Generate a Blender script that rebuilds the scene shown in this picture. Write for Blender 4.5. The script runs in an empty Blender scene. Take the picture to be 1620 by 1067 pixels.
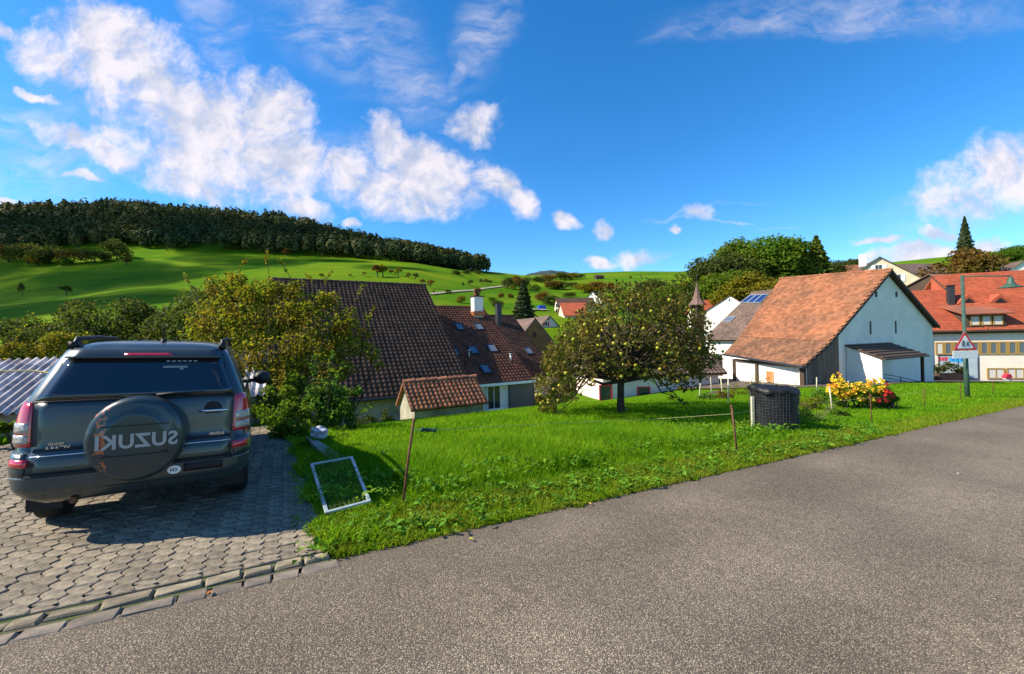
import bpy, bmesh, math, random
import numpy as np
from mathutils import Matrix, Vector
R = math.radians
scene = bpy.context.scene
col = scene.collection
random.seed(7)
rng = np.random.default_rng(7)

# ------------------------------------------------------------------ camera
F, CX, CY, EYE, ROLL = 650.0, 810.0, 533.5, 1.68, R(1.3)     # photo pixels (1620 wide)
cam_d = bpy.data.cameras.new('camera')
cam = bpy.data.objects.new('camera', cam_d); col.objects.link(cam)
cam_d.sensor_width = 36.0; cam_d.lens = 36.0 * F / 1620.0
cam_d.clip_start = 0.05; cam_d.clip_end = 9000
cam.matrix_world = Matrix.Translation((0, 0, EYE)) @ Matrix.Rotation(R(90), 4, 'X') @ Matrix.Rotation(-ROLL, 4, 'Z')
scene.camera = cam
# ------------------------------------------------------------------ light and exposure
SUN_AZ = math.atan2(-0.14, -0.98)          # direction towards the sun, in plan
SUN_EL = R(40)
sun_dir = Vector((math.cos(SUN_AZ) * math.cos(SUN_EL), math.sin(SUN_AZ) * math.cos(SUN_EL), math.sin(SUN_EL)))
sd = bpy.data.lights.new('sun', 'SUN'); sd.energy = 4.2; sd.angle = R(0.55); sd.color = (1.0, 0.90, 0.74)
so = bpy.data.objects.new('sun', sd); col.objects.link(so)
so.rotation_euler = sun_dir.to_track_quat('Z', 'Y').to_euler(); so.location = (-30, 20, 40)
scene.view_settings.view_transform = 'Standard'; scene.view_settings.look = 'None'
scene.view_settings.exposure = 1.12; scene.view_settings.gamma = 1.0
scene.view_settings.use_curve_mapping = False
cy = scene.cycles
cy.use_denoising = True; cy.max_bounces = 6; cy.diffuse_bounces = 3; cy.glossy_bounces = 3
cy.transmission_bounces = 4; cy.transparent_max_bounces = 8
cy.use_adaptive_sampling = True; cy.adaptive_threshold = 0.012; cy.caustics_reflective = False; cy.caustics_refractive = False


def unroll(px, py):
    u, v = px - CX, py - CY
    c, s = math.cos(ROLL), math.sin(ROLL)
    return u * c - v * s, u * s + v * c

def ray(px, py):
    u, v = unroll(px, py)
    return Vector((u / F, 1.0, -v / F))

def P(px, py, depth):
    return Vector((0, 0, EYE)) + ray(px, py) * depth

def onplane(px, py, p0, nrm):
    r = ray(px, py); o = Vector((0, 0, EYE))
    return o + r * ((p0 - o).dot(nrm) / r.dot(nrm))

# ------------------------------------------------------------------ world: sky with clouds
W = bpy.data.worlds.new('World'); scene.world = W; W.use_nodes = True
nt = W.node_tree; nt.nodes.clear()
def N(tree, t, **kw):
    n = tree.nodes.new(t)
    for k, v in kw.items(): setattr(n, k, v)
    return n
def math_n(tree, op, a=None, b=None, c=None, clamp=False):
    n = N(tree, 'ShaderNodeMath', operation=op); n.use_clamp = clamp
    for i, x in enumerate((a, b, c)):
        if x is None: continue
        if isinstance(x, (int, float)): n.inputs[i].default_value = x
        else: tree.links.new(x, n.inputs[i])
    return n.outputs[0]
def smooth_n(tree, x, lo, hi):
    n = N(tree, 'ShaderNodeMapRange', interpolation_type='SMOOTHSTEP')
    tree.links.new(x, n.inputs['Value'])
    n.inputs['From Min'].default_value = lo; n.inputs['From Max'].default_value = hi
    return n.outputs['Result']
def mixc(tree, fac, a, b, blend='MIX'):
    n = N(tree, 'ShaderNodeMix', data_type='RGBA', blend_type=blend)
    for sock, x in ((n.inputs[0], fac), (n.inputs[6], a), (n.inputs[7], b)):
        if isinstance(x, (int, float)): sock.default_value = x
        elif isinstance(x, tuple): sock.default_value = (*x, 1) if len(x) == 3 else x
        else: tree.links.new(x, sock)
    return n.outputs[2]

def build_world():
    L = nt.links.new
    tc = N(nt, 'ShaderNodeTexCoord')
    sep = N(nt, 'ShaderNodeSeparateXYZ'); L(tc.outputs['Generated'], sep.inputs[0])
    dx, dy, dz = sep.outputs
    sky = N(nt, 'ShaderNodeTexSky', sky_type='NISHITA')
    sky.sun_disc = False; sky.sun_elevation = SUN_EL
    sky.sun_rotation = math.atan2(sun_dir.x, sun_dir.y)
    sky.air_density = 1.0; sky.dust_density = 0.35; sky.ozone_density = 3.0; sky.altitude = 500
    hs = N(nt, 'ShaderNodeHueSaturation'); hs.inputs['Saturation'].default_value = 1.32; hs.inputs['Hue'].default_value = 0.497
    L(sky.outputs[0], hs.inputs['Color'])
    skyc = mixc(nt, 1.0, hs.outputs[0], (1.02, 1.30, 1.46), 'MULTIPLY')
    # directions in front as tangent-plane coordinates (the sky is infinitely far, so this is a direction)
    dyc = math_n(nt, 'MAXIMUM', dy, 0.02)
    qx = math_n(nt, 'DIVIDE', dx, dyc); qz = math_n(nt, 'DIVIDE', dz, dyc)
    q = N(nt, 'ShaderNodeCombineXYZ'); L(qx, q.inputs[0]); L(qz, q.inputs[1])
    w1 = N(nt, 'ShaderNodeTexNoise'); w1.inputs['Scale'].default_value = 7.0; w1.inputs['Detail'].default_value = 4
    L(q.outputs[0], w1.inputs['Vector'])
    sub = N(nt, 'ShaderNodeVectorMath', operation='SUBTRACT'); L(w1.outputs['Color'], sub.inputs[0]); sub.inputs[1].default_value = (.5, .5, .5)
    sc = N(nt, 'ShaderNodeVectorMath', operation='MULTIPLY'); L(sub.outputs[0], sc.inputs[0]); sc.inputs[1].default_value = (.13, .10, 0)
    qw = N(nt, 'ShaderNodeVectorMath', operation='ADD'); L(q.outputs[0], qw.inputs[0]); L(sc.outputs[0], qw.inputs[1])
    def blobs(lst, vec):
        h = N(nt, 'ShaderNodeVectorMath', operation='MULTIPLY_ADD'); L(vec, h.inputs[0]); h.inputs[1].default_value = (1, 1, 0); h.inputs[2].default_value = (0, 0, 1)
        acc = None
        for (px, py, rx, ry, rot) in lst:
            u, v = unroll(px, py); cx, cz = u / F, -v / F; c, s = math.cos(-R(rot)), math.sin(-R(rot)); ra, rb = rx / F, ry / F
            da = N(nt, 'ShaderNodeVectorMath', operation='DOT_PRODUCT'); L(h.outputs[0], da.inputs[0]); da.inputs[1].default_value = (c / ra, s / ra, -(c * cx + s * cz) / ra)
            db = N(nt, 'ShaderNodeVectorMath', operation='DOT_PRODUCT'); L(h.outputs[0], db.inputs[0]); db.inputs[1].default_value = (-s / rb, c / rb, -(-s * cx + c * cz) / rb)
            d = math_n(nt, 'MULTIPLY_ADD', db.outputs['Value'], db.outputs['Value'], math_n(nt, 'MULTIPLY', da.outputs['Value'], da.outputs['Value']))
            acc = d if acc is None else math_n(nt, 'MINIMUM', acc, d)
        return math_n(nt, 'SUBTRACT', 1.0, acc)
    big = [(75, 95, 70, 32, 35), (180, 60, 85, 52, 30), (225, 125, 170, 80, 33), (330, 185, 165, 78, 24), (415, 175, 85, 60, 20), (330, 258, 185, 58, 12), (420, 235, 110, 60, 10),
           (95, 212, 55, 26, 15), (185, 248, 60, 24, 20), (460, 250, 55, 42, 0), (300, 285, 90, 30, 8), (5, 40, 40, 12, 30), (130, 280, 40, 8, 10), (65, 150, 30, 9, 30),
           (545, 265, 45, 40, 0), (640, 288, 140, 50, 5), (615, 215, 45, 38, 40), (650, 250, 85, 42, 20), (710, 268, 70, 34, 20), (785, 290, 60, 30, 35), (825, 322, 30, 24, 50),
           (640, 325, 60, 24, 0), (480, 325, 50, 22, 8), (562, 348, 20, 10, 10), (748, 196, 48, 29, 0), (890, 347, 22, 15, 10), (957, 361, 21, 18, 0),
           (1012, 410, 36, 15, 5), (942, 420, 30, 11, 0), (1110, 342, 30, 15, 0), (1060, 367, 12, 7, 0), (1570, 275, 100, 55, -22), (1540, 315, 105, 40, -5), (1640, 280, 90, 70, 0),
           (1475, 365, 34, 11, 0), (1450, 400, 52, 24, -8), (1375, 403, 38, 13, -10), (1540, 395, 60, 14, -6), (1385, 378, 45, 6, 0), (10, 322, 24, 8, 8)]
    mask = blobs(big, qw.outputs[0])
    n1 = N(nt, 'ShaderNodeTexNoise'); n1.inputs['Scale'].default_value = 8.5; n1.inputs['Detail'].default_value = 9; n1.inputs['Roughness'].default_value = .62
    L(qw.outputs[0], n1.inputs['Vector'])
    mk = math_n(nt, 'MAXIMUM', mask, -1.2)
    dens = math_n(nt, 'ADD', mk, math_n(nt, 'MULTIPLY', math_n(nt, 'SUBTRACT', n1.outputs[0], 0.47), 3.0))
    n5 = N(nt, 'ShaderNodeTexNoise'); n5.inputs['Scale'].default_value = 42; n5.inputs['Detail'].default_value = 4; n5.inputs['Roughness'].default_value = .6
    L(q.outputs[0], n5.inputs['Vector'])
    dens = math_n(nt, 'MULTIPLY_ADD', math_n(nt, 'SUBTRACT', n5.outputs[0], 0.5), 1.1, dens)
    cum = smooth_n(nt, dens, -0.35, 1.2)
    cum = math_n(nt, 'MULTIPLY', cum, smooth_n(nt, dy, 0.1, 0.35))
    # thin high cloud
    thin = [(1350, 24, 360, 46, -1), (1180, 42, 190, 20, -5), (765, 50, 60, 120, 22), (718, 125, 20, 60, 12), (340, 40, 60, 100, -15), (540, 40, 190, 110, 30), (640, 130, 120, 60, 40), (60, 240, 160, 120, 0),
            (300, 200, 330, 130, 25), (620, 270, 240, 75, 10), (1105, 337, 110, 5, -14), (1130, 352, 170, 3, 1), (1520, 330, 190, 60, -10), (1440, 400, 140, 26, -3)]
    tm = blobs(thin, qw.outputs[0])
    mp = N(nt, 'ShaderNodeMapping'); L(qw.outputs[0], mp.inputs[0]); mp.inputs['Scale'].default_value = (5, 14, 1); mp.inputs['Rotation'].default_value = (0, 0, R(-35))
    n2 = N(nt, 'ShaderNodeTexNoise'); n2.inputs['Scale'].default_value = 1.6; n2.inputs['Detail'].default_value = 8; n2.inputs['Roughness'].default_value = .65
    L(mp.outputs[0], n2.inputs['Vector'])
    th = math_n(nt, 'MULTIPLY', smooth_n(nt, tm, -0.05, 1.5), smooth_n(nt, n2.outputs[0], 0.30, 0.78))
    th = math_n(nt, 'MULTIPLY', th, 0.7)
    th = math_n(nt, 'MULTIPLY', th, smooth_n(nt, dy, 0.1, 0.35))
    # the rest of the sky, with the same kind of cloud
    n3 = N(nt, 'ShaderNodeTexNoise'); n3.inputs['Scale'].default_value = 2.6; n3.inputs['Detail'].default_value = 8; n3.inputs['Roughness'].default_value = .58
    L(tc.outputs['Generated'], n3.inputs['Vector'])
    away = math_n(nt, 'SUBTRACT', 1.0, smooth_n(nt, dy, 0.15, 0.5))
    gen = math_n(nt, 'MULTIPLY', smooth_n(nt, n3.outputs[0], 0.55, 0.68), away)
    alpha = math_n(nt, 'MAXIMUM', math_n(nt, 'MAXIMUM', cum, gen), th, clamp=True)
    # cloud tone: sunny edges and greyer, thicker middles
    sh = N(nt, 'ShaderNodeVectorMath', operation='ADD'); L(qw.outputs[0], sh.inputs[0]); sh.inputs[1].default_value = (0.03, -0.035, 0)
    n4 = N(nt, 'ShaderNodeTexNoise'); n4.inputs['Scale'].default_value = 8.5; n4.inputs['Detail'].default_value = 6; n4.inputs['Roughness'].default_value = .55
    L(sh.outputs[0], n4.inputs['Vector'])
    lit = math_n(nt, 'SUBTRACT', n1.outputs[0], n4.outputs[0])
    tone = smooth_n(nt, lit, -0.16, 0.15)
    cc = mixc(nt, tone, (3.9, 4.1, 4.9), (6.4, 5.9, 6.1))
    cc = mixc(nt, math_n(nt, 'MULTIPLY', th, 0.0), cc, (8, 8, 8))
    fin = mixc(nt, math_n(nt, 'MULTIPLY', alpha, 0.92), skyc, cc)
    bg = N(nt, 'ShaderNodeBackground'); L(fin, bg.inputs[0]); bg.inputs[1].default_value = 0.075; W.cycles.sampling_method = 'MANUAL'; W.cycles.sample_map_resolution = 512
    out = N(nt, 'ShaderNodeOutputWorld'); L(bg.outputs[0], out.inputs[0])
build_world()

# ------------------------------------------------------------------ materials
MATS = {}
def mat(name, c1, c2=None, scale=6.0, rough=.8, bump=0.0, bscale=None, island=0.0, objr=0.0, spec=.3, metal=0.0, coat=0.0, trans=0.0, stretch=None, contrast=(.35, .65), detail=5, hue=0.0, dist=.02):
    if name in MATS: return MATS[name]
    m = bpy.data.materials.new(name); m.use_nodes = True; MATS[name] = m
    t = m.node_tree; L = t.links.new
    b = t.nodes['Principled BSDF']; out = t.nodes['Material Output']
    b.inputs['Roughness'].default_value = rough; b.inputs['Specular IOR Level'].default_value = spec
    b.inputs['Metallic'].default_value = metal; b.inputs['Coat Weight'].default_value = coat
    tc = N(t, 'ShaderNodeTexCoord'); vec = tc.outputs['Object']
    if stretch:
        mp = N(t, 'ShaderNodeMapping'); L(vec, mp.inputs[0]); mp.inputs['Scale'].default_value = stretch; vec = mp.outputs[0]
    cur = c1
    if c2:
        nz = N(t, 'ShaderNodeTexNoise'); L(vec, nz.inputs['Vector'])
        nz.inputs['Scale'].default_value = scale; nz.inputs['Detail'].default_value = detail; nz.inputs['Roughness'].default_value = .62
        cur = mixc(t, smooth_n(t, nz.outputs[0], *contrast), c1, c2)
    if island or objr or hue:
        if objr: r = N(t, 'ShaderNodeObjectInfo').outputs['Random']; amt = objr
        else: r = N(t, 'ShaderNodeNewGeometry').outputs['Random Per Island']; amt = island
        hv = N(t, 'ShaderNodeHueSaturation')
        if isinstance(cur, tuple): hv.inputs['Color'].default_value = (*cur, 1)
        else: L(cur, hv.inputs['Color'])
        L(math_n(t, 'MULTIPLY_ADD', r, 2 * amt, 1 - amt), hv.inputs['Value'])
        if hue:
            r2 = math_n(t, 'FRACT', math_n(t, 'MULTIPLY', r, 37.7))
            L(math_n(t, 'MULTIPLY_ADD', r2, 2 * hue, .5 - hue), hv.inputs['Hue'])
        cur = hv.outputs[0]
    if isinstance(cur, tuple): b.inputs['Base Color'].default_value = (*cur, 1)
    else: L(cur, b.inputs['Base Color'])
    if bump:
        nb = N(t, 'ShaderNodeTexNoise'); L(vec, nb.inputs['Vector']); nb.inputs['Scale'].default_value = bscale or scale * 3; nb.inputs['Detail'].default_value = 5
        bp = N(t, 'ShaderNodeBump'); L(nb.outputs[0], bp.inputs['Height']); bp.inputs['Strength'].default_value = bump; bp.inputs['Distance'].default_value = dist
        L(bp.outputs[0], b.inputs['Normal'])
    if trans:
        tr = N(t, 'ShaderNodeBsdfTranslucent')
        if isinstance(cur, tuple): tr.inputs[0].default_value = (*cur, 1)
        else: L(mixc(t, 1.0, cur, (1.25, 1.15, .6), 'MULTIPLY'), tr.inputs[0])
        mx = N(t, 'ShaderNodeMixShader'); mx.inputs[0].default_value = trans
        L(b.outputs[0], mx.inputs[1]); L(tr.outputs[0], mx.inputs[2]); L(mx.outputs[0], out.inputs[0])
    return m

m_white = mat('wall_white', (.84, .79, .71), (.72, .68, .61), scale=.7, rough=.9, bump=.15, bscale=60)
m_cream = mat('wall_cream', (.66, .57, .40), (.58, .50, .35), scale=.8, rough=.9, bump=.1, bscale=40)
m_pink = mat('wall_pinkish', (.76, .62, .56), (.68, .55, .50), scale=.8, rough=.9, bump=.1, bscale=40)
m_plaster = mat('old_plaster', (.40, .36, .27), (.22, .19, .13), scale=1.6, rough=.95, bump=.3, bscale=25, detail=8)
m_brown = mat('dark_timber', (.085, .052, .034), (.05, .032, .024), scale=3, rough=.8, stretch=(6, 6, .6), bump=.2)
m_greywood = mat('weathered_boards', (.17, .13, .10), (.085, .065, .05), scale=4, rough=.85, stretch=(5, 5, .35), bump=.3, objr=.25)
m_brick = mat('brown_brick', (.26, .13, .045), (.17, .085, .03), scale=2.5, rough=.9, bump=.3, bscale=18)
m_tile_dark = mat('tile_dark', (.088, .048, .034), (.055, .033, .026), scale=.7, rough=.75, island=.28, spec=.12)
m_tile_red = mat('tile_redbrown', (.14, .056, .036), (.10, .042, .029), scale=.8, rough=.75, island=.25, spec=.12)
m_tile_hut = mat('tile_hut', (.34, .125, .06), (.20, .085, .05), scale=2.2, rough=.75, island=.32, spec=.25)
m_tile_barn = mat('tile_barn', (.30, .120, .060), (.19, .088, .050), scale=.55, rough=.9, island=.27, spec=.15, detail=7)
m_tile_orange = mat('tile_orange', (.38, .090, .045), (.30, .072, .036), scale=.5, rough=.8, island=.14, spec=.15)
m_tile_brown = mat('tile_greybrown', (.15, .10, .078), (.10, .07, .058), scale=.8, rough=.8, island=.25, spec=.2)
m_glass = mat('window_glass', (.03, .04, .05), rough=.08, spec=.7)
m_sky_glass = mat('skylight_glass', (.10, .13, .17), rough=.08, spec=.9)
m_curtain = mat('window_blind', (.55, .53, .48), rough=.6)
m_frame = mat('window_frame_wood', (.36, .22, .06), rough=.6)
m_white_paint = mat('white_paint', (.8, .8, .78), rough=.5)
m_metal = mat('galvanised', (.50, .56, .57), (.36, .41, .42), scale=9, rough=.45, metal=.55)
m_darkmetal = mat('dark_metal', (.05, .05, .055), rough=.5, metal=.4)
m_rust = mat('rusty_steel', (.16, .07, .03), (.09, .04, .022), scale=30, rough=.85)
m_bark = mat('bark', (.075, .055, .04), (.035, .027, .02), scale=8, rough=.95, bump=.6, stretch=(2, 2, .5))
m_pale_stake = mat('pale_stake', (.62, .58, .42), (.48, .44, .3), scale=8, rough=.8)
m_blackplastic = mat('black_plastic', (.010, .011, .013), rough=.5, bump=.5, bscale=14, spec=.3)
m_wire = mat('wire_grey', (.07, .072, .075), rough=.6)
m_concrete = mat('concrete', (.30, .28, .25), (.18, .17, .15), scale=3, rough=.95, bump=.3, bscale=30)
m_post_green = mat('pole_green', (.05, .10, .072), (.035, .075, .055), scale=6, rough=.5)
m_red = mat('sign_red', (.62, .03, .05), rough=.5)
m_black = mat('matt_black', (.015, .015, .016), rough=.6)

LEAF = dict(rough=.6, spec=.10, trans=.5)
m_leaf_apple = mat('leaf_apple', (.10, .125, .022), (.17, .125, .03), scale=2.5, island=.45, hue=.03, **LEAF)
m_leaf_bush = mat('leaf_bush_yellowing', (.19, .235, .018), (.20, .15, .022), scale=2.2, island=.5, hue=.025, **LEAF)
m_leaf_green = mat('leaf_green', (.09, .18, .014), (.14, .21, .02), scale=1.5, island=.4, hue=.02, **LEAF)
m_leaf_shrub = mat('leaf_shrub', (.075, .17, .02), (.12, .21, .03), scale=2.5, island=.4, hue=.02, **LEAF)
m_leaf_mid = mat('leaf_broad', (.095, .165, .014), (.15, .195, .018), scale=.35, island=.35, hue=.02, **LEAF)
m_leaf_yellow = mat('leaf_olive', (.18, .18, .014), (.19, .15, .016), scale=.4, island=.35, hue=.02, **LEAF)
m_leaf_autumn = mat('leaf_autumn', (.17, .095, .024), (.14, .105, .024), scale=.4, island=.35, hue=.02, **LEAF)
m_leaf_dark = mat('leaf_dark', (.060, .092, .020), (.095, .105, .024), scale=.3, island=.4, hue=.02, **LEAF)
m_needle = mat('needles', (.035, .062, .022), (.06, .085, .026), scale=.6, island=.4, hue=.015, rough=.6, spec=.2, trans=.2)
m_needle_light = mat('needles_light', (.11, .16, .018), (.15, .18, .025), scale=.6, island=.4, rough=.6, spec=.2, trans=.25)
m_forest = mat('forest_leaf', (.052, .072, .024), (.100, .094, .024), scale=.018, island=.3, hue=.02, rough=.7, spec=.1, trans=.15, contrast=(.4, .62))
m_grass = mat('grass_blade', (.13, .295, .008), (.21, .37, .012), scale=.9, island=.4, hue=.018, rough=.6, spec=.08, trans=.5)
m_grass_dry = mat('verge_blade', (.19, .285, .010), (.23, .265, .025), scale=1.4, island=.4, hue=.02, rough=.6, spec=.08, trans=.45)

def road_material():
    m = bpy.data.materials.new('asphalt'); m.use_nodes = True; t = m.node_tree; L = t.links.new
    b = t.nodes['Principled BSDF']; b.inputs['Roughness'].default_value = .85; b.inputs['Specular IOR Level'].default_value = .2
    tc = N(t, 'ShaderNodeTexCoord')
    v = N(t, 'ShaderNodeTexVoronoi'); v.inputs['Scale'].default_value = 125; L(tc.outputs['Object'], v.inputs['Vector'])
    sp = N(t, 'ShaderNodeSeparateColor'); L(v.outputs['Color'], sp.inputs[0])
    chip = mixc(t, smooth_n(t, sp.outputs[0], .55, 1.0), (.215, .170, .122), (.56, .47, .32))
    chip = mixc(t, smooth_n(t, sp.outputs[1], .7, 1.0), chip, (.36, .28, .17))
    gap = smooth_n(t, v.outputs['Distance'], .30, .62)
    c = mixc(t, gap, chip, (.095, .075, .053))
    n = N(t, 'ShaderNodeTexNoise'); n.inputs['Scale'].default_value = .7; n.inputs['Detail'].default_value = 6; L(tc.outputs['Object'], n.inputs['Vector'])
    n2 = N(t, 'ShaderNodeTexNoise'); n2.inputs['Scale'].default_value = 9; n2.inputs['Detail'].default_value = 4; L(tc.outputs['Object'], n2.inputs['Vector'])
    f = math_n(t, 'MULTIPLY', smooth_n(t, n.outputs[0], .25, .8), smooth_n(t, n2.outputs[0], .1, .6))
    c = mixc(t, 1.0, c, mixc(t, f, (.76, .765, .80), (1.24, 1.24, 1.28)), 'MULTIPLY')
    dn = N(t, 'ShaderNodeVectorMath', operation='DOT_PRODUCT'); L(tc.outputs['Object'], dn.inputs[0]); dn.inputs[1].default_value = (-.4848, .8746, 0)
    wob = math_n(t, 'MULTIPLY_ADD', n.outputs[0], .7, dn.outputs['Value'])
    tr = math_n(t, 'MULTIPLY', math_n(t, 'SINE', math_n(t, 'MULTIPLY', wob, 3.7)), .5)
    edge = smooth_n(t, math_n(t, 'MULTIPLY_ADD', n2.outputs[0], .5, dn.outputs['Value']), 3.2, 3.75)
    c = mixc(t, 1.0, c, mixc(t, smooth_n(t, tr, -.5, .5), (.95, .94, .93), (1.05, 1.05, 1.06)), 'MULTIPLY')
    c = mixc(t, math_n(t, 'MULTIPLY', edge, .45), c, (.085, .068, .045))
    L(c, b.inputs['Base Color'])
    bp = N(t, 'ShaderNodeBump'); bp.inputs['Strength'].default_value = .9; bp.inputs['Distance'].default_value = .004; bp.invert = True
    L(v.outputs['Distance'], bp.inputs['Height']); L(bp.outputs[0], b.inputs['Normal'])
    return m
m_road = road_material()
m_paver = mat('paver', (.27, .22, .155), (.13, .11, .08), scale=13, rough=.9, bump=.5, bscale=70, objr=.22, dist=.006)
m_paver_far = mat('paver_far', (.27, .22, .155), (.13, .11, .08), scale=13, rough=.9, bump=.5, bscale=70, island=.22, dist=.006)
m_kerb = mat('kerb_stone', (.28, .23, .155), (.15, .125, .085), scale=7, rough=.9, bump=.5, bscale=40, objr=.22, dist=.008)
m_gutter = mat('gutter_stone', (.21, .17, .13), (.13, .11, .09), scale=7, rough=.9, bump=.5, bscale=40, objr=.22, dist=.008)
m_joint = mat('joint_sand', (.10, .08, .05), (.06, .09, .02), scale=6, rough=1.0)

def ground_material():
    m = bpy.data.materials.new('meadow'); m.use_nodes = True; t = m.node_tree; L = t.links.new
    b = t.nodes['Principled BSDF']; b.inputs['Roughness'].default_value = .95; b.inputs['Specular IOR Level'].default_value = .02
    tc = N(t, 'ShaderNodeTexCoord')
    def nz(s, d=6):
        n = N(t, 'ShaderNodeTexNoise'); n.inputs['Scale'].default_value = s; n.inputs['Detail'].default_value = d; L(tc.outputs['Object'], n.inputs['Vector']); return n.outputs[0]
    c = mixc(t, smooth_n(t, nz(.014, 3), .40, .60), (.058, .150, .004), (.110, .190, .006))
    c = mixc(t, smooth_n(t, nz(.06), .5, .68), c, (.12, .185, .006))
    c = mixc(t, math_n(t, 'MULTIPLY', smooth_n(t, nz(.5), .45, .75), .5), c, (.038, .10, .003))
    c = mixc(t, math_n(t, 'MULTIPLY', smooth_n(t, nz(6), .45, .8), .55), c, (.035, .09, .003))
    mp = N(t, 'ShaderNodeMapping'); L(tc.outputs['Object'], mp.inputs[0]); mp.inputs['Rotation'].default_value = (0, 0, R(12)); mp.inputs['Scale'].default_value = (.015, .14, .14)
    n = N(t, 'ShaderNodeTexNoise'); n.inputs['Scale'].default_value = 1; n.inputs['Detail'].default_value = 3; L(mp.outputs[0], n.inputs['Vector'])
    c = mixc(t, math_n(t, 'MULTIPLY', smooth_n(t, n.outputs[0], .56, .62), .35), c, (.03, .08, .003))
    vo = N(t, 'ShaderNodeTexVoronoi'); vo.inputs['Scale'].default_value = .011; mq = N(t, 'ShaderNodeMapping'); mq.inputs['Scale'].default_value = (.55, 1.5, .3); mq.inputs['Rotation'].default_value = (0, 0, R(-14)); L(tc.outputs['Object'], mq.inputs[0]); L(mq.outputs[0], vo.inputs['Vector'])
    sv = N(t, 'ShaderNodeSeparateColor'); L(vo.outputs['Color'], sv.inputs[0])
    c = mixc(t, 1.0, c, mixc(t, sv.outputs[0], (.82, .86, .8), (1.28, 1.12, 1.1)), 'MULTIPLY')
    L(c, b.inputs['Base Color'])
    bp = N(t, 'ShaderNodeBump'); bp.inputs['Strength'].default_value = .4; bp.inputs['Distance'].default_value = .08
    L(nz(1.2), bp.inputs['Height']); L(bp.outputs[0], b.inputs['Normal'])
    return m
m_ground = ground_material()

# ------------------------------------------------------------------ mesh helpers
def tag(o, label=None, cat=None, group=None, kind=None):
    if label: o['label'] = label
    if cat: o['category'] = cat
    if group: o['group'] = group
    if kind: o['kind'] = kind
    return o

def empty(name, loc=(0, 0, 0), rz=0.0, label=None, cat=None, group=None):
    o = bpy.data.objects.new(name, None); col.objects.link(o)
    o.location = loc; o.rotation_euler = (0, 0, rz); o.empty_display_size = .2
    return tag(o, label, cat, group)

def link(name, me, m=None, parent=None, kind=None):
    if m is not None and not me.materials: me.materials.append(m)
    o = bpy.data.objects.new(name, me); col.objects.link(o)
    if parent: o.parent = parent
    if kind: o['kind'] = kind
    return o

def np_mesh(name, V, Fc, smooth=False):
    V = np.asarray(V, np.float32); Fc = np.asarray(Fc, np.int32); k = Fc.shape[1]
    me = bpy.data.meshes.new(name)
    me.vertices.add(len(V)); me.vertices.foreach_set('co', V.ravel())
    me.loops.add(Fc.size); me.loops.foreach_set('vertex_index', Fc.ravel())
    me.polygons.add(len(Fc)); me.polygons.foreach_set('loop_start', np.arange(0, Fc.size, k, dtype=np.int32))
    me.polygons.foreach_set('loop_total', np.full(len(Fc), k, np.int32))
    if smooth: me.polygons.foreach_set('use_smooth', np.ones(len(Fc), bool))
    me.update(calc_edges=True)
    return me

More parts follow.
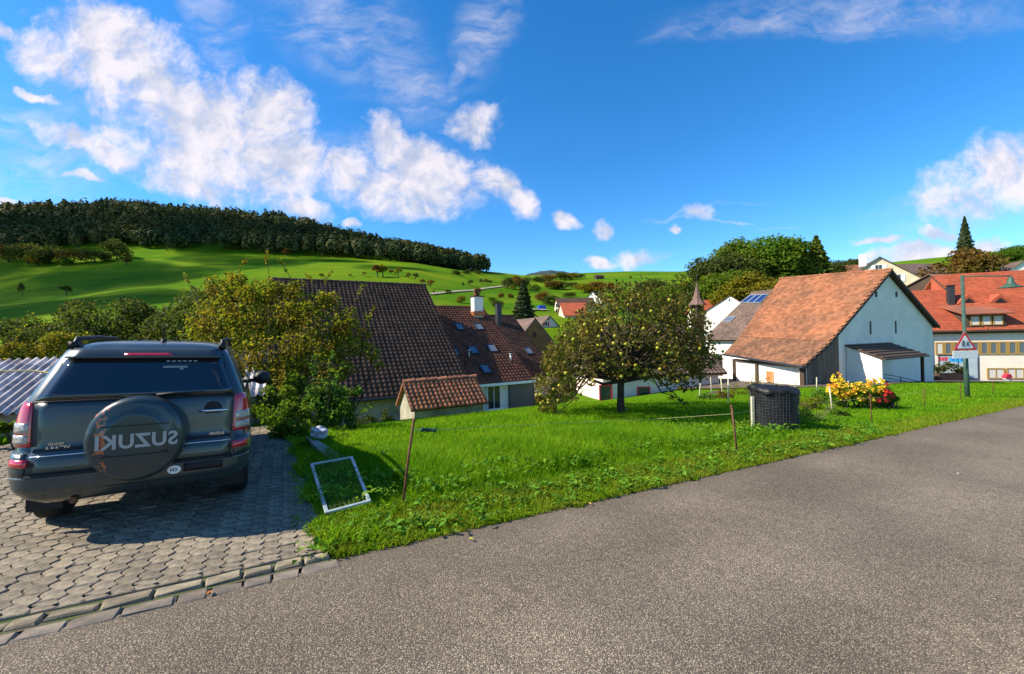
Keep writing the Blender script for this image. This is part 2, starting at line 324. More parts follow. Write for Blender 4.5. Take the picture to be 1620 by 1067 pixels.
class MB:
    def __init__(s): s.v = []; s.f = []
    def add(s, vs, fs):
        b = len(s.v); s.v += [tuple(x) for x in vs]; s.f += [tuple(i + b for i in f) for f in fs]; return s
    def box(s, c, size, X=(1, 0, 0), Y=(0, 1, 0), Z=(0, 0, 1)):
        c = Vector(c); X, Y, Z = Vector(X) * size[0] / 2, Vector(Y) * size[1] / 2, Vector(Z) * size[2] / 2
        vs = [c + X * a + Y * b + Z * d for d in (-1, 1) for a, b in ((-1, -1), (1, -1), (1, 1), (-1, 1))]
        return s.add(vs, [(3, 2, 1, 0), (4, 5, 6, 7), (0, 1, 5, 4), (1, 2, 6, 5), (2, 3, 7, 6), (3, 0, 4, 7)])
    def tube(s, pts, rad, n=6, cap=True):
        pts = [Vector(p) for p in pts]
        if isinstance(rad, (int, float)): rad = [rad] * len(pts)
        vs = []; fs = []; up = None
        for i, p in enumerate(pts):
            t = (pts[min(i + 1, len(pts) - 1)] - pts[max(i - 1, 0)]).normalized()
            if up is None: up = Vector((0, 0, 1)) if abs(t.z) < .9 else Vector((1, 0, 0))
            a = t.cross(up).normalized(); b = t.cross(a).normalized()
            for k in range(n):
                an = 2 * math.pi * k / n
                vs.append(p + (a * math.cos(an) + b * math.sin(an)) * rad[i])
        for i in range(len(pts) - 1):
            for k in range(n):
                k2 = (k + 1) % n
                fs.append((i * n + k, i * n + k2, (i + 1) * n + k2, (i + 1) * n + k))
        if cap:
            fs.append(tuple(range(n))); fs.append(tuple(range((len(pts) - 1) * n + n - 1, (len(pts) - 1) * n - 1, -1)))
        return s.add(vs, fs)
    def prism(s, poly, dvec):
        n = len(poly); d = Vector(dvec)
        vs = [Vector(p) for p in poly] + [Vector(p) + d for p in poly]
        return s.add(vs, [tuple(range(n - 1, -1, -1)), tuple(range(n, 2 * n))] + [(i, (i + 1) % n, n + (i + 1) % n, n + i) for i in range(n)])
    def lathe(s, prof, n=24, c=(0, 0, 0), axis='z'):
        vs = []; fs = []
        for r, h in prof:
            for k in range(n):
                a = 2 * math.pi * k / n
                p = (r * math.cos(a), r * math.sin(a), h)
                if axis == 'y': p = (p[0], p[2], p[1])
                if axis == 'x': p = (p[2], p[0], p[1])
                vs.append((p[0] + c[0], p[1] + c[1], p[2] + c[2]))
        for i in range(len(prof) - 1):
            for k in range(n):
                k2 = (k + 1) % n
                fs.append((i * n + k, i * n + k2, (i + 1) * n + k2, (i + 1) * n + k))
        return s.add(vs, fs)
    def build(s, name, m, parent=None, smooth=False, kind=None, bevel=0.0):
        me = bpy.data.meshes.new(name); me.from_pydata([tuple(v) for v in s.v], [], s.f)
        bm = bmesh.new(); bm.from_mesh(me); bmesh.ops.recalc_face_normals(bm, faces=bm.faces)
        if bevel: bmesh.ops.bevel(bm, geom=list(bm.edges), offset=bevel, segments=1, affect='EDGES', clamp_overlap=True)
        bm.to_mesh(me); bm.free()
        if smooth:
            for p in me.polygons: p.use_smooth = True
        return link(name, me, m, parent, kind)

def leaf_arrays(C, size, out=None, a=0.5, rg=rng, wr=.62, fold=.18):
    C = np.asarray(C, float); n = len(C)
    size = np.broadcast_to(np.asarray(size, float), (n,)) * rg.uniform(.7, 1.3, n)
    rn = rg.normal(size=(n, 3)); rn /= np.linalg.norm(rn, axis=1, keepdims=True)
    nr = rn if out is None else out * a + rn * (1 - a)
    nr /= np.linalg.norm(nr, axis=1, keepdims=True) + 1e-9
    t = np.cross(nr, rg.normal(size=(n, 3))); t /= np.linalg.norm(t, axis=1, keepdims=True) + 1e-9
    b = np.cross(nr, t); s = size[:, None]
    V = np.stack([C - t * s * .5, C + b * s * wr * .5 + nr * s * fold, C + t * s * .5, C - b * s * wr * .5 + nr * s * fold], 1).reshape(-1, 3)
    base = np.arange(n)[:, None] * 4
    Fc = np.concatenate([base + np.array([0, 1, 2]), base + np.array([0, 2, 3])], 0)
    return V, Fc

def merge(parts):
    Vs, Fs, o = [], [], 0
    for V, Fc in parts: Vs.append(V); Fs.append(Fc + o); o += len(V)
    return np.concatenate(Vs), np.concatenate(Fs)

# ------------------------------------------------------------------ terrain
AL = R(29)                                    # the road's bearing
EX, EY = math.cos(AL), math.sin(AL)
def uv2xy(u, n): return EX * u - EY * n, EY * u + EX * n
def xy2uv(x, y): return EX * x + EY * y, -EY * x + EX * y
FRAME = Matrix.Rotation(AL, 4, 'Z') @ Matrix.Rotation(math.atan(.04), 4, 'Y')     # road plane: u, n, height
EDGE = 3.5
YK = np.array([110, 230, 360, 500, 700, 1000.])
TAB = [(-300, 540, 470, 405, 345, 360, 380), (0, 540, 468, 400, 345, 358, 380), (200, 528, 450, 396, 338, 350, 370), (440, 505, 448, 406, 360, 370, 390),
       (560, 502, 445, 412, 386, 392, 405), (660, 500, 446, 418, 409, 411, 420), (765, 505, 462, 436, 429, 431, 440), (830, 510, 468, 446, 437, 436, 440),
       (900, 512, 470, 450, 440, 433, 436), (1000, 515, 465, 445, 434, 430, 434), (1100, 505, 460, 440, 431, 429, 432), (1300, 472, 440, 430, 425, 425, 430),
       (1450, 456, 418, 411, 412, 415, 420), (1620, 446, 400, 394, 397, 400, 405), (1900, 420, 390, 385, 390, 395, 400)]
TQ = np.array([unroll(r[0], 470)[0] / F for r in TAB])
TZ = np.array([[P(r[0], p, y).z for p, y in zip(r[1:], YK)] for r in TAB])

def terrain(x, y):
    x = np.asarray(x, float); y = np.asarray(y, float)
    u, n = xy2uv(x, y); d = n - EDGE
    base = -.04 * np.clip(u, -25, 75) - .03 * np.clip(u - 27, 0, 30)
    d0 = np.interp(u, [-1, 1, 8], [6.4, 3.1, 4.1]); k = .026
    smax = np.interp(u, [14, 24], [.25, .07]); dm = smax / (2 * k)
    t = np.clip(d - d0, 0, None)
    drop = np.where(t < dm, k * t * t, k * dm * dm + smax * (t - dm))
    drop = 5.5 * (1 - np.exp(-drop / 5.5))
    drop = np.where(d < 0, 0.0, drop)
    z0 = base - drop
    yy = np.clip(y, 30, None); q = np.clip(x / yy, TQ[0], TQ[-1])
    zf = np.zeros_like(z0)
    cols = [np.interp(q, TQ, TZ[:, i]) for i in range(len(YK))]
    yc = np.clip(y, YK[0], YK[-1])
    for i in range(len(YK) - 1):
        f = np.clip((yc - YK[i]) / (YK[i + 1] - YK[i]), 0, 1)
        seg = cols[i] + (cols[i + 1] - cols[i]) * f
        zf = np.where((yc >= YK[i]) & (yc <= YK[i + 1]), seg, zf)
    zf = zf + np.sin(x * .021 + 1) * np.sin(y * .017) * 1.2
    ys = np.interp(q, [.7, 1.0], [45, 48]); ye = np.interp(q, [.5, .9], [110, 95])
    w = np.clip((y - ys) / (ye - ys), 0, 1); w = w * w * (3 - 2 * w)
    return z0 * (1 - w) + zf * w

def tz(x, y): return float(terrain(x, y))

def ground_hit(px, py, start=6.0, stop=1000.0):
    r = ray(px, py); d = np.concatenate([np.arange(start, 60, .1), np.arange(60, stop, 1.0)])
    below = (EYE + r.z * d) < terrain(r.x * d, d)
    i = int(np.argmax(below)) if below.any() else len(d) - 1
    return Vector((r.x * d[i], d[i], tz(r.x * d[i], d[i])))

def build_ground():
    def axis(lo, hi, extra):
        a = [0.0]; s = .4
        while a[-1] < hi: a.append(a[-1] + s); s = .4 if a[-1] < 26 else s * 1.055
        b = [0.0]; s = .4
        while b[-1] > lo: b.append(b[-1] - s); s = .4 if b[-1] > -14 else s * 1.06
        return np.array(sorted(set(np.round(a + b[1:] + extra, 3))))
    au = axis(-900, 1300, [.26, .31, -6.95]); an = axis(-200, 1500, [3.44, 3.5, 3.56, 9.58])
    U, Nn = np.meshgrid(au, an, indexing='ij'); X, Y = uv2xy(U, Nn); Z = terrain(X, Y)
    sunk = (Nn < 3.5) & (Nn > -3.2) | (U < .3) & (U > -7) & (Nn < 9.6) & (Nn > -3.2)
    Z = Z - np.where(sunk, .09, 0) + np.where((~sunk) & (Nn > 0) & (Nn < 14), .02, 0)
    nu, nn = U.shape; idx = np.arange(nu * nn).reshape(nu, nn)
    Fc = np.stack([idx[:-1, :-1], idx[1:, :-1], idx[1:, 1:], idx[:-1, 1:]], -1).reshape(-1, 4)
    me = np_mesh('ground', np.stack([X, Y, Z], -1).reshape(-1, 3), Fc, True)
    tag(link('ground', me, m_ground), 'green meadow ground sloping from the garden to the hills', None, None, 'structure')
build_ground()

def build_road():
    us = np.concatenate([np.arange(-45, 30, .12), np.arange(30, 76, 1.0)])
    edge = EDGE + .03 * np.sin(us * 2.1) + .02 * np.sin(us * 5.7 + 1) + rng.normal(0, .012, len(us))
    edge = np.where(us < .34, EDGE - .12, edge)
    V = []; 
    for u, e in zip(us, edge):
        for n in (-2.7, 0, 2.0, e): V.append(tuple(FRAME @ Vector((u, n, 0))))
    idx = np.arange(len(V)).reshape(-1, 4)
    Fc = np.stack([idx[:-1, :-1], idx[1:, :-1], idx[1:, 1:], idx[:-1, 1:]], -1).reshape(-1, 4)
    tag(link('road', np_mesh('road', V, Fc, True), m_road), 'rough grey asphalt village road in the foreground', None, None, 'structure')
    # lower yard in front of the barn and the red-roofed building
    V = []; U2 = np.arange(21, 75, 1.5); N2 = np.arange(8.4, 26, 1.1)
    for u in U2:
        for n in N2:
            x, y = uv2xy(u, n); V.append((x, y, tz(x, y) + .07))
    idx = np.arange(len(V)).reshape(len(U2), len(N2))
    Fc = np.stack([idx[:-1, :-1], idx[1:, :-1], idx[1:, 1:], idx[:-1, 1:]], -1).reshape(-1, 4)
    tag(link('yard', np_mesh('yard', V, Fc, True), m_road), 'asphalt yard below the lawn before the red-roofed building', None, None, 'structure')
build_road()

# ------------------------------------------------------------------ driveway: pavers, kerb, gutter
def paver_mesh(name, L, w, seed):
    rg = random.Random(seed); prof = [(-.5, 0), (-.42, .12), (-.33, .12), (-.17, -.12), (-.08, -.12), (0, 0), (.08, .12), (.17, .12), (.33, -.12), (.42, -.12), (.5, 0)]
    g = .0035
    right = [((w / 2 - g) + f * w, t * L) for t, f in prof]; left = [((-w / 2 + g) + f * w, t * L) for t, f in prof]
    right[0] = (right[0][0], -L / 2 + g); right[-1] = (right[-1][0], L / 2 - g); left[0] = (left[0][0], -L / 2 + g); left[-1] = (left[-1][0], L / 2 - g)
    poly = right + left[::-1]
    poly = [(x + rg.uniform(-.0012, .0012), y + rg.uniform(-.0012, .0012)) for x, y in poly]
    n = len(poly); vs = []; 
    for z, ins in ((-.05, 0), (-.006, 0), (0, .007)):
        for x, y in poly: vs.append((x * (1 - ins / (w / 2)), y * (1 - ins / (L / 2)), z))
    fs = [(k * n + i, k * n + (i + 1) % n, (k + 1) * n + (i + 1) % n, (k + 1) * n + i) for k in range(2) for i in range(n)]
    half = n // 2
    top = 2 * n
    for i in range(half - 1): fs.append((top + i, top + i + 1, top + n - 2 - i, top + n - 1 - i))
    me = bpy.data.meshes.new(name); me.from_pydata(vs, [], fs); return me

def build_driveway():
    V = [tuple(FRAME @ Vector(p)) for p in ((-7, 3.45, .001), (.3, 3.45, .001), (.3, 9.7, .001), (-7, 9.7, .001))]
    base = link('driveway', np_mesh('driveway', V, np.array([[0, 1, 2, 3]])), m_joint)
    tag(base, 'driveway paved with wavy interlocking stones under the parked car', None, None, 'structure')
    kb = empty('kerb'); tag(kb, 'worn stone kerb between the paved driveway and the road', None, None, 'structure')
    PL, PW = .245, .122
    meshes = [paver_mesh('paver', PL, PW, i) for i in range(4)]
    for me in meshes: me.materials.append(m_paver)
    spots = []
    for i in range(60):
        u = .24 - PW * i
        n0 = 3.62 + (PL / 2 if i % 2 else 0)
        for j in range(30):
            n = n0 + PL * j + PL / 2
            if n > 9.6: continue
            p = FRAME @ Vector((u, n, 0))
            if p.y < .4: continue
            a, b = p.x / p.y * F, (EYE - p.z) / p.y * F
            vis = abs(a) < 860 and b < 560
            hid = (-2.0 < u < -.3 and n > 5.6)
            spots.append((-b if vis and not hid else 1e9, u, n))
    halfs = [(.24 - PW * i, 3.62 + PL / 4) for i in range(1, 60, 2)]
    spots.sort()
    def mtx(u, n):
        return FRAME @ Matrix.Translation((u, n, .018 + random.gauss(0, .003))) @ Matrix.Rotation(random.gauss(0, .018), 4, 'X') @ Matrix.Rotation(random.gauss(0, .024), 4, 'Y') @ Matrix.Rotation(random.gauss(0, .012), 4, 'Z')
    for s, u, n in spots[:285]:
        o = bpy.data.objects.new('paver', random.choice(meshes)); col.objects.link(o); o.parent = base
        o.matrix_world = mtx(u, n)
    for u, n in halfs:
        if u < -3.2: continue
        o = bpy.data.objects.new('half_paver', meshes[1]); col.objects.link(o); o.parent = base; o.matrix_world = mtx(u, n) @ Matrix.Diagonal((1, .5, 1, 1))
    src = np.array([v.co[:] for v in meshes[0].vertices]); fcs = [tuple(p.vertices) for p in meshes[0].polygons]
    vs, fs = [], []
    for s, u, n in spots[285:]:
        M4 = np.array(mtx(u, n)); b = len(vs); vs += (src @ M4[:3, :3].T + M4[:3, 3]).tolist(); fs += [tuple(i + b for i in f) for f in fcs]
    me = bpy.data.meshes.new('distant_pavers'); me.from_pydata(vs, [], fs)
    link('paving_stones', me, m_paver_far, base, 'stuff')
    # kerb stones (upright row) and gutter stones (flat row)
    def stone(name, L, w, h, m):
        k = MB().box((0, 0, -h / 2), (L, w, h)); o = k.build(name, m, kb, bevel=.012)
        for v in o.data.vertices:
            v.co.x += random.uniform(-.008, .008); v.co.y += random.uniform(-.008, .008); v.co.z += random.uniform(-.006, .006)
        return o
    u = .28
    while u > -6.5:
        L = random.uniform(.15, .27); o = stone('kerb_stone', L - .014, random.uniform(.095, .115), .13, m_kerb)
        o.matrix_world = FRAME @ Matrix.Translation((u - L / 2, 3.535, .020 + random.uniform(-.006, .006))) @ Matrix.Rotation(random.gauss(0, .03), 4, 'X'); u -= L
    u = .34
    while u > -6.5:
        L = random.uniform(.16, .30); o = stone('gutter_stone', L - .012, .125, .06, m_gutter)
        o.matrix_world = FRAME @ Matrix.Translation((u - L / 2, 3.395, .005 + random.uniform(-.003, .003))); u -= L
build_driveway()

# ------------------------------------------------------------------ buildings
def tile_field(Lx, Ls, gauge, tw, kind, rg):
    """overlapping roof tiles over a plane of length Lx (x) and slope length Ls (y, from ridge 0 to eave Ls); z is the normal"""
    rows = max(1, int(round(Ls / gauge))); g = Ls / rows; cols = max(1, int(round(Lx / tw))); w = Lx / cols
    if kind == 'pan': prof = [(0, .012), (.16, .040), (.34, .044), (.52, .014), (.76, .004), (1.0, .014)]
    else: prof = [(0.0, .005), (.5, .007), (1.0, .005)]
    m = len(prof); px = np.array([p[0] for p in prof]); pz = np.array([p[1] for p in prof])
    J, I = np.meshgrid(np.arange(rows), np.arange(cols), indexing='ij'); J = J.ravel(); I = I.ravel(); n = len(I)
    off = np.where((J % 2 == 1) & (kind != 'pan'), .5 * w, 0)
    fl = 0.0 if kind == 'pan' else 1.0
    jx = rg.normal(0, .004, n) * (1 - fl); jz = np.abs(rg.normal(0, .004, n)); jy = rg.normal(0, .006, n) * (1 + fl)
    x0 = I * w + off + jx
    X = x0[:, None] + px[None] * w; X = np.clip(X, 0, Lx)
    lift = .030 if kind == 'pan' else .024
    y_top = (J * g - .02)[:, None] + 0 * X; y_bot = ((J + 1) * g + .03 + jy)[:, None] + 0 * X
    zt = pz[None] + jz[:, None] * 0; zb = pz[None] + lift + jz[:, None]
    A = np.stack([X, y_top, zt], -1); B = np.stack([X, y_bot, zb], -1); C = np.stack([X, y_bot, zb - lift - .004], -1)
    V = np.concatenate([A, B, C], 1).reshape(-1, 3); b = (np.arange(n) * 3 * m)[:, None, None]
    f = []
    for k in range(m - 1):
        f.append([k, k + 1, m + k + 1, m + k]); f.append([m + k, m + k + 1, 2 * m + k + 1, 2 * m + k])
    return V, (b + np.array(f)[None]).reshape(-1, 4)

def slope_roof(parent, name, a, b, c, m, tiles=None, th=.1, seed=1, under=m_brown):
    """roof plane: a, b ridge ends, c eave below a (eave parallel to the ridge); slab plus tiles"""
    a, b, c = Vector(a), Vector(b), Vector(c); X = (b - a); Lx = X.length; X.normalize(); Yv = c - a; Yv -= X * Yv.dot(X); Ls = Yv.length; Yv.normalize()
    Z = X.cross(Yv)
    if Z.z < 0: Z = -Z
    d = c + X * Lx
    sl = MB().prism([a, b, d, c], -Z * th).build(name, under if tiles else m, parent)
    if tiles:
        V, Fc = tile_field(Lx, Ls, tiles[1], tiles[2], tiles[0], np.random.default_rng(seed))
        Wm = np.array([X, Yv, Z]); Vw = V @ Wm + np.array(a) + np.array(Z) * .004
        me = np_mesh('roof_tiles', Vw, Fc)
        link('roof_tiles', me, m, sl, 'stuff')
    return sl

class House:
    """gable house; local x along the ridge, y to the back, z up from its base"""
    def __init__(s, name, label, ridge0, ang, L, wf, wb, zr, zf, zb, zg, wall, roof, tiles=None, og=.3, oe=.45, group=None, seed=1, th=.12, cat='house', gap=0.0):
        s.zg = zg; s.root = empty(name, (ridge0[0], ridge0[1], zg), ang, label, cat, group)
        s.M = Matrix.Translation((ridge0[0], ridge0[1], zg)) @ Matrix.Rotation(ang, 4, 'Z'); s.Mi = s.M.inverted()
        s.L, s.wf, s.wb, s.zr, s.zf, s.zb = L, wf, wb, zr - zg, zf - zg, zb - zg
        yf, yb = -wf + oe, wb - oe
        s.yf, s.yb = yf, yb
        hz = lambda y: (s.zr + (s.zf - s.zr) * (-y / wf) if y < 0 else s.zr + (s.zb - s.zr) * (y / wb)) - th - .03
        s.hz = hz
        poly = [(og, yf, -1.2), (og, yf, hz(yf)), (og, 0, hz(0)), (og, yb, hz(yb)), (og, yb, -1.2)]
        s.og = og
        s.wall = MB().prism(poly, (L - 2 * og, 0, 0)).build('wall', wall, s.root)
        s.roof = slope_roof(s.root, 'roof', (0, 0, s.zr), (L, 0, s.zr), (0, -wf, s.zf), roof, tiles, th, seed)
        s.roof_back = slope_roof(s.root, 'roof', (0, .004, s.zr), (L, .004, s.zr), (0, wb, s.zb), roof, tiles if tiles and tiles[3] else None, th, seed + 1, under=m_brown)
        if not (tiles and tiles[3]):
            s.roof_back.data.materials.clear(); s.roof_back.data.materials.append(roof)
        if tiles:
            r = MB(); n = int(L / .38)
            for i in range(n):
                x = L * i / n; r.tube([(x, 0, s.zr + .0), (x + L / n + .04, 0, s.zr + .022)], [.10, .115], 8, False)
            r.build('ridge_tiles', roof, s.roof, True, 'stuff')
    def local(s, p): return s.Mi @ Vector(p)
    def face(s, which):
        """world plane (point, normal) of a face"""
        Rm = s.M.to_3x3()
        if which == 'front': p, n = (0, s.yf, 0), (0, -1, 0)
        elif which == 'right': p, n = (s.L - s.og, 0, 0), (1, 0, 0)
        elif which == 'left': p, n = (s.og, 0, 0), (-1, 0, 0)
        elif which == 'roof':
            p = (0, 0, s.zr + .05); n = Vector((0, -(s.zr - s.zf), s.wf)).normalized()
        return s.M @ Vector(p), (Rm @ Vector(n)).normalized()
    def box(s, which, px, py, w, h, name='window', m=m_glass, frame=m_white_paint, depth=.06, out=.03, fw=.07, pane='pane', mull=0, sill=False, shutter=None):
        """a framed rectangle w x h (metres) on a face, centred where the photo shows (px, py)"""
        p0, nn = s.face(which); c = s.local(onplane(px, py, p0, nn)); nl = (s.Mi.to_3x3() @ nn).normalized()
        return framed(s.root, c, nl, w, h, name, m, frame, depth, out, fw, pane, mull, sill, shutter)

def framed(root, c, nl, w, h, name='window', m=m_glass, frame=m_white_paint, depth=.06, out=.03, fw=.07, pane='pane', mull=0, sill=False, shutter=None, up=None):
    c = Vector(c); nl = Vector(nl); X = Vector((0, 0, 1)).cross(nl).normalized(); Z = nl.cross(X).normalized()
    fr = MB(); cc = c + nl * (out - depth / 2 + depth / 2)
    for sx in (-1, 1): fr.box(cc + X * sx * (w / 2 - fw / 2), (fw, depth, h), X, nl, Z)
    for sz in (-1, 1): fr.box(cc + Z * sz * (h / 2 - fw / 2), (w - 2 * fw, depth, fw), X, nl, Z)
    for k in range(mull):
        fr.box(cc + X * (-w / 2 + w * (k + 1) / (mull + 1)), (fw * .6, depth * .9, h - 2 * fw), X, nl, Z)
    o = fr.build(name, frame, root)
    MB().box(cc - nl * .005, (w - 2 * fw + .004, depth * .4, h - 2 * fw + .004), X, nl, Z).build(pane, m, o)
    if sill: MB().box(c - Z * (h / 2 + .045) + nl * .07, (w + .16, .16, .06), X, nl, Z).build('sill', m_white_paint, o)
    if shutter:
        for sx in (-1, 1): MB().box(c + X * sx * (w / 2 + w * .28) + nl * .05, (w * .5, .05, h), X, nl, Z).build('shutter', shutter, o)
    return o

PAN = ('pan', .30, .25, False); FLAT = ('flat', .165, .18, False); FLATB = ('flat', .165, .18, True)
def ridge_house(name, label, pxr, pyr, depth, L, wf, zf, zg, wall, roof, tiles, wb=None, zb=None, ang=AL, **kw):
    """ridge's right end at a photo point and depth, running back to the left along -ang"""
    r = P(pxr, pyr, depth); d = Vector((math.cos(ang), math.sin(ang), 0)); o = r - d * L
    return House(name, label, o, ang, L, wf, wb or wf * .8, r.z, zf, zb if zb is not None else r.z - (r.z - zf) * .8, zg, wall, roof, tiles, **kw)

# big dark-roofed barn house
hA = ridge_house('farmhouse', 'big farmhouse with dark brown tiled roof behind the yellowing bush', 673, 452, 29, 9.53, 7.96, EYE - .0948 * 29, -4.0, m_plaster, m_tile_dark, PAN, seed=3)
gut = MB().tube([(0, -hA.wf - .05, hA.zf - .06), (hA.L, -hA.wf - .05, hA.zf - .06)], .07, 8).build('gutter', m_darkmetal, hA.root)
# house with roof windows and the white chimney
hB = ridge_house('house', 'house with red-brown tiled roof, several roof windows and white chimney', 764, 487, 33, 5.15, 7.6, EYE - .0846 * 33, -4.3, m_white, m_tile_red, PAN, seed=5)
def roof_window(h, px, py, w=.62, hh=.9, name='roof_window'):
    p0, nn = h.face('roof'); c = h.local(onplane(px, py, p0, nn)); nl = (h.Mi.to_3x3() @ nn).normalized()
    return framed(h.root, c, nl, w, hh, name, m_sky_glass, m_darkmetal, .12, .05, .06)
for px, py in ((727, 518), (757, 518), (718, 558), (749, 555), (778, 552), (768, 585)): roof_window(hB, px, py)
def chimney(h, px, py_base, w, d, hh, wallm, capm, name='chimney', which='roof'):
    p0, nn = h.face(which); c = h.local(onplane(px, py_base, p0, nn))
    o = MB().box((c.x, c.y, c.z + hh / 2 - .5), (w, d, hh + 1.0)).build(name, wallm, h.root)
    b = c.z + hh
    MB().box((c.x, c.y, b + .04), (w + .14, d + .14, .08)).build('chimney_cap', capm, o)
    MB().box((c.x, c.y, b + .22), (w * .45, d * .45, .30)).box((c.x, c.y, b + .42), (w * .6, d * .6, .10)).build('chimney_pot', m_rust, o)
    MB().box((c.x, c.y - .02, c.z + .06), (w + .22, d + .34, .34)).build('flashing', mat('copper_flashing', (.33, .12, .05), rough=.5, metal=.4), o)
    return o
chimney(hB, 755, 498, .75, .62, 1.35, m_white, m_tile_dark)
for px, py in ((742, 566), (808, 572)):
    p0, nn = hB.face('roof'); c = hB.local(onplane(px, py, p0, nn))
    MB().tube([c, c + Vector((0, 0, .45))], .06, 8).tube([c + Vector((0, 0, .45)), c + Vector((0, 0, .52))], .11, 8).build('vent_pipe', m_metal, hB.root, True)
hB.box('front', 781, 629, .95, 1.5, 'window', m_glass, m_white_paint, sill=True, mull=1)
hB.box('front', 825, 627, 1.9, 2.2, 'garage_door', mat('garage_grey', (.11, .11, .11), rough=.6), m_darkmetal, pane='door_panel')
MB().box((hB.L / 2, -hB.wf - .02, hB.zf - .07), (hB.L, .05, .16)).build('fascia', m_white_paint, hB.root)
# next house
hC = ridge_house('house', 'dark-roofed house just right of the roof-window house', 812, 500, 40, 6.5, 7.0, P(810, 500, 40).z - 5.2, -4.6, m_white, m_tile_dark, PAN, seed=8)
roof_window(hC, 836, 556)
p0, nn = hC.face('roof'); c = hC.local(onplane(789, 512, p0, nn))
MB().box((c.x, c.y, c.z + .6), (.45, .45, 2.4)).build('chimney', m_darkmetal, hC.root)
# brown gable
rD = P(847, 503, 44)
hD = House('barn', 'small barn with bare brown gable left of the apple tree', rD, R(119) , 6.5, 3.6, 3.6, rD.z, rD.z - 3.9, rD.z - 3.9, -4.6, m_brick, m_tile_brown, None, og=.02, oe=.2, cat='barn')
framed(hD.root, hD.local(onplane(845.6, 530, *hD.face('left'))), (-1, 0, 0), .35, .55, 'window', m_black, m_brown)

def small_house(name, label, px, py, depth, ang, L, hw, pitch, hwall, wall, roof, cat='house', chim=None, group=None, og=.25):
    """ridge's near end at a photo point; symmetrical"""
    r = P(px, py, depth); zf = r.z - hw * math.tan(R(pitch)); zg = min(zf - hwall, tz(r.x, r.y) - .2)
    return House(name, label, r, ang, L, hw, hw, r.z, zf, zf, zg, wall, roof, None, og=og, oe=.35, group=group, cat=cat)
m_timber_cream = m_cream
hE = small_house('cottage', 'small pinkish gable house with dark roof beyond the brown barn', 870, 499, 90, R(112), 8, 3.0, 45, 4, m_pink, m_tile_brown)
framed(hE.root, hE.local(onplane(868, 505, *hE.face('left'))), (-1, 0, 0), .5, .7)
framed(hE.root, hE.local(onplane(864, 513, *hE.face('left'))), (-1, 0, 0), .7, .9, shutter=m_red)
hF = ridge_house('house', 'far house with bright orange roof left of the apple tree crown', 926, 479, 118, 7.5, 4.6, P(926, 479, 118).z - 3.9, tz(*P(905, 490, 118).xy) - 3, m_cream, m_tile_orange, None, ang=R(6))
for px in (879, 884): framed(hF.root, hF.local(onplane(px, 488, *hF.face('left'))), (-1, 0, 0), .7, .9) if False else None
hF2 = ridge_house('house', 'far cream house with dark roof behind the orange-roofed one', 938, 471, 135, 12.5, 5, P(930, 472, 135).z - 3.4, tz(*P(905, 480, 135).xy) - 3, m_cream, m_tile_dark, None, ang=R(4))
hF3 = small_house('house', 'far white gable house with dark roof on the valley road', 937, 461, 150, R(60), 9, 4.2, 42, 4, m_white, m_tile_dark)
for i, (px, py) in enumerate(((884, 484), (884, 492))): framed(hF2.root, hF2.local(onplane(px, py, *hF2.face('front'))), (0, -1, 0), .9, 1.2, shutter=m_brown)

# house behind the apple tree
hL = ridge_house('house', 'pinkish house with brown roof seen through the apple tree', 1085, 515, 30, 7.9, 5.0, P(1085, 592, 25).z, -3.6, m_pink, m_tile_brown, PAN, seed=12, ang=R(4))
for px, py in ((1018, 625), (958, 622)): hL.box('front', px, py, .8, 1.0, 'window', m_glass, m_red, sill=True)

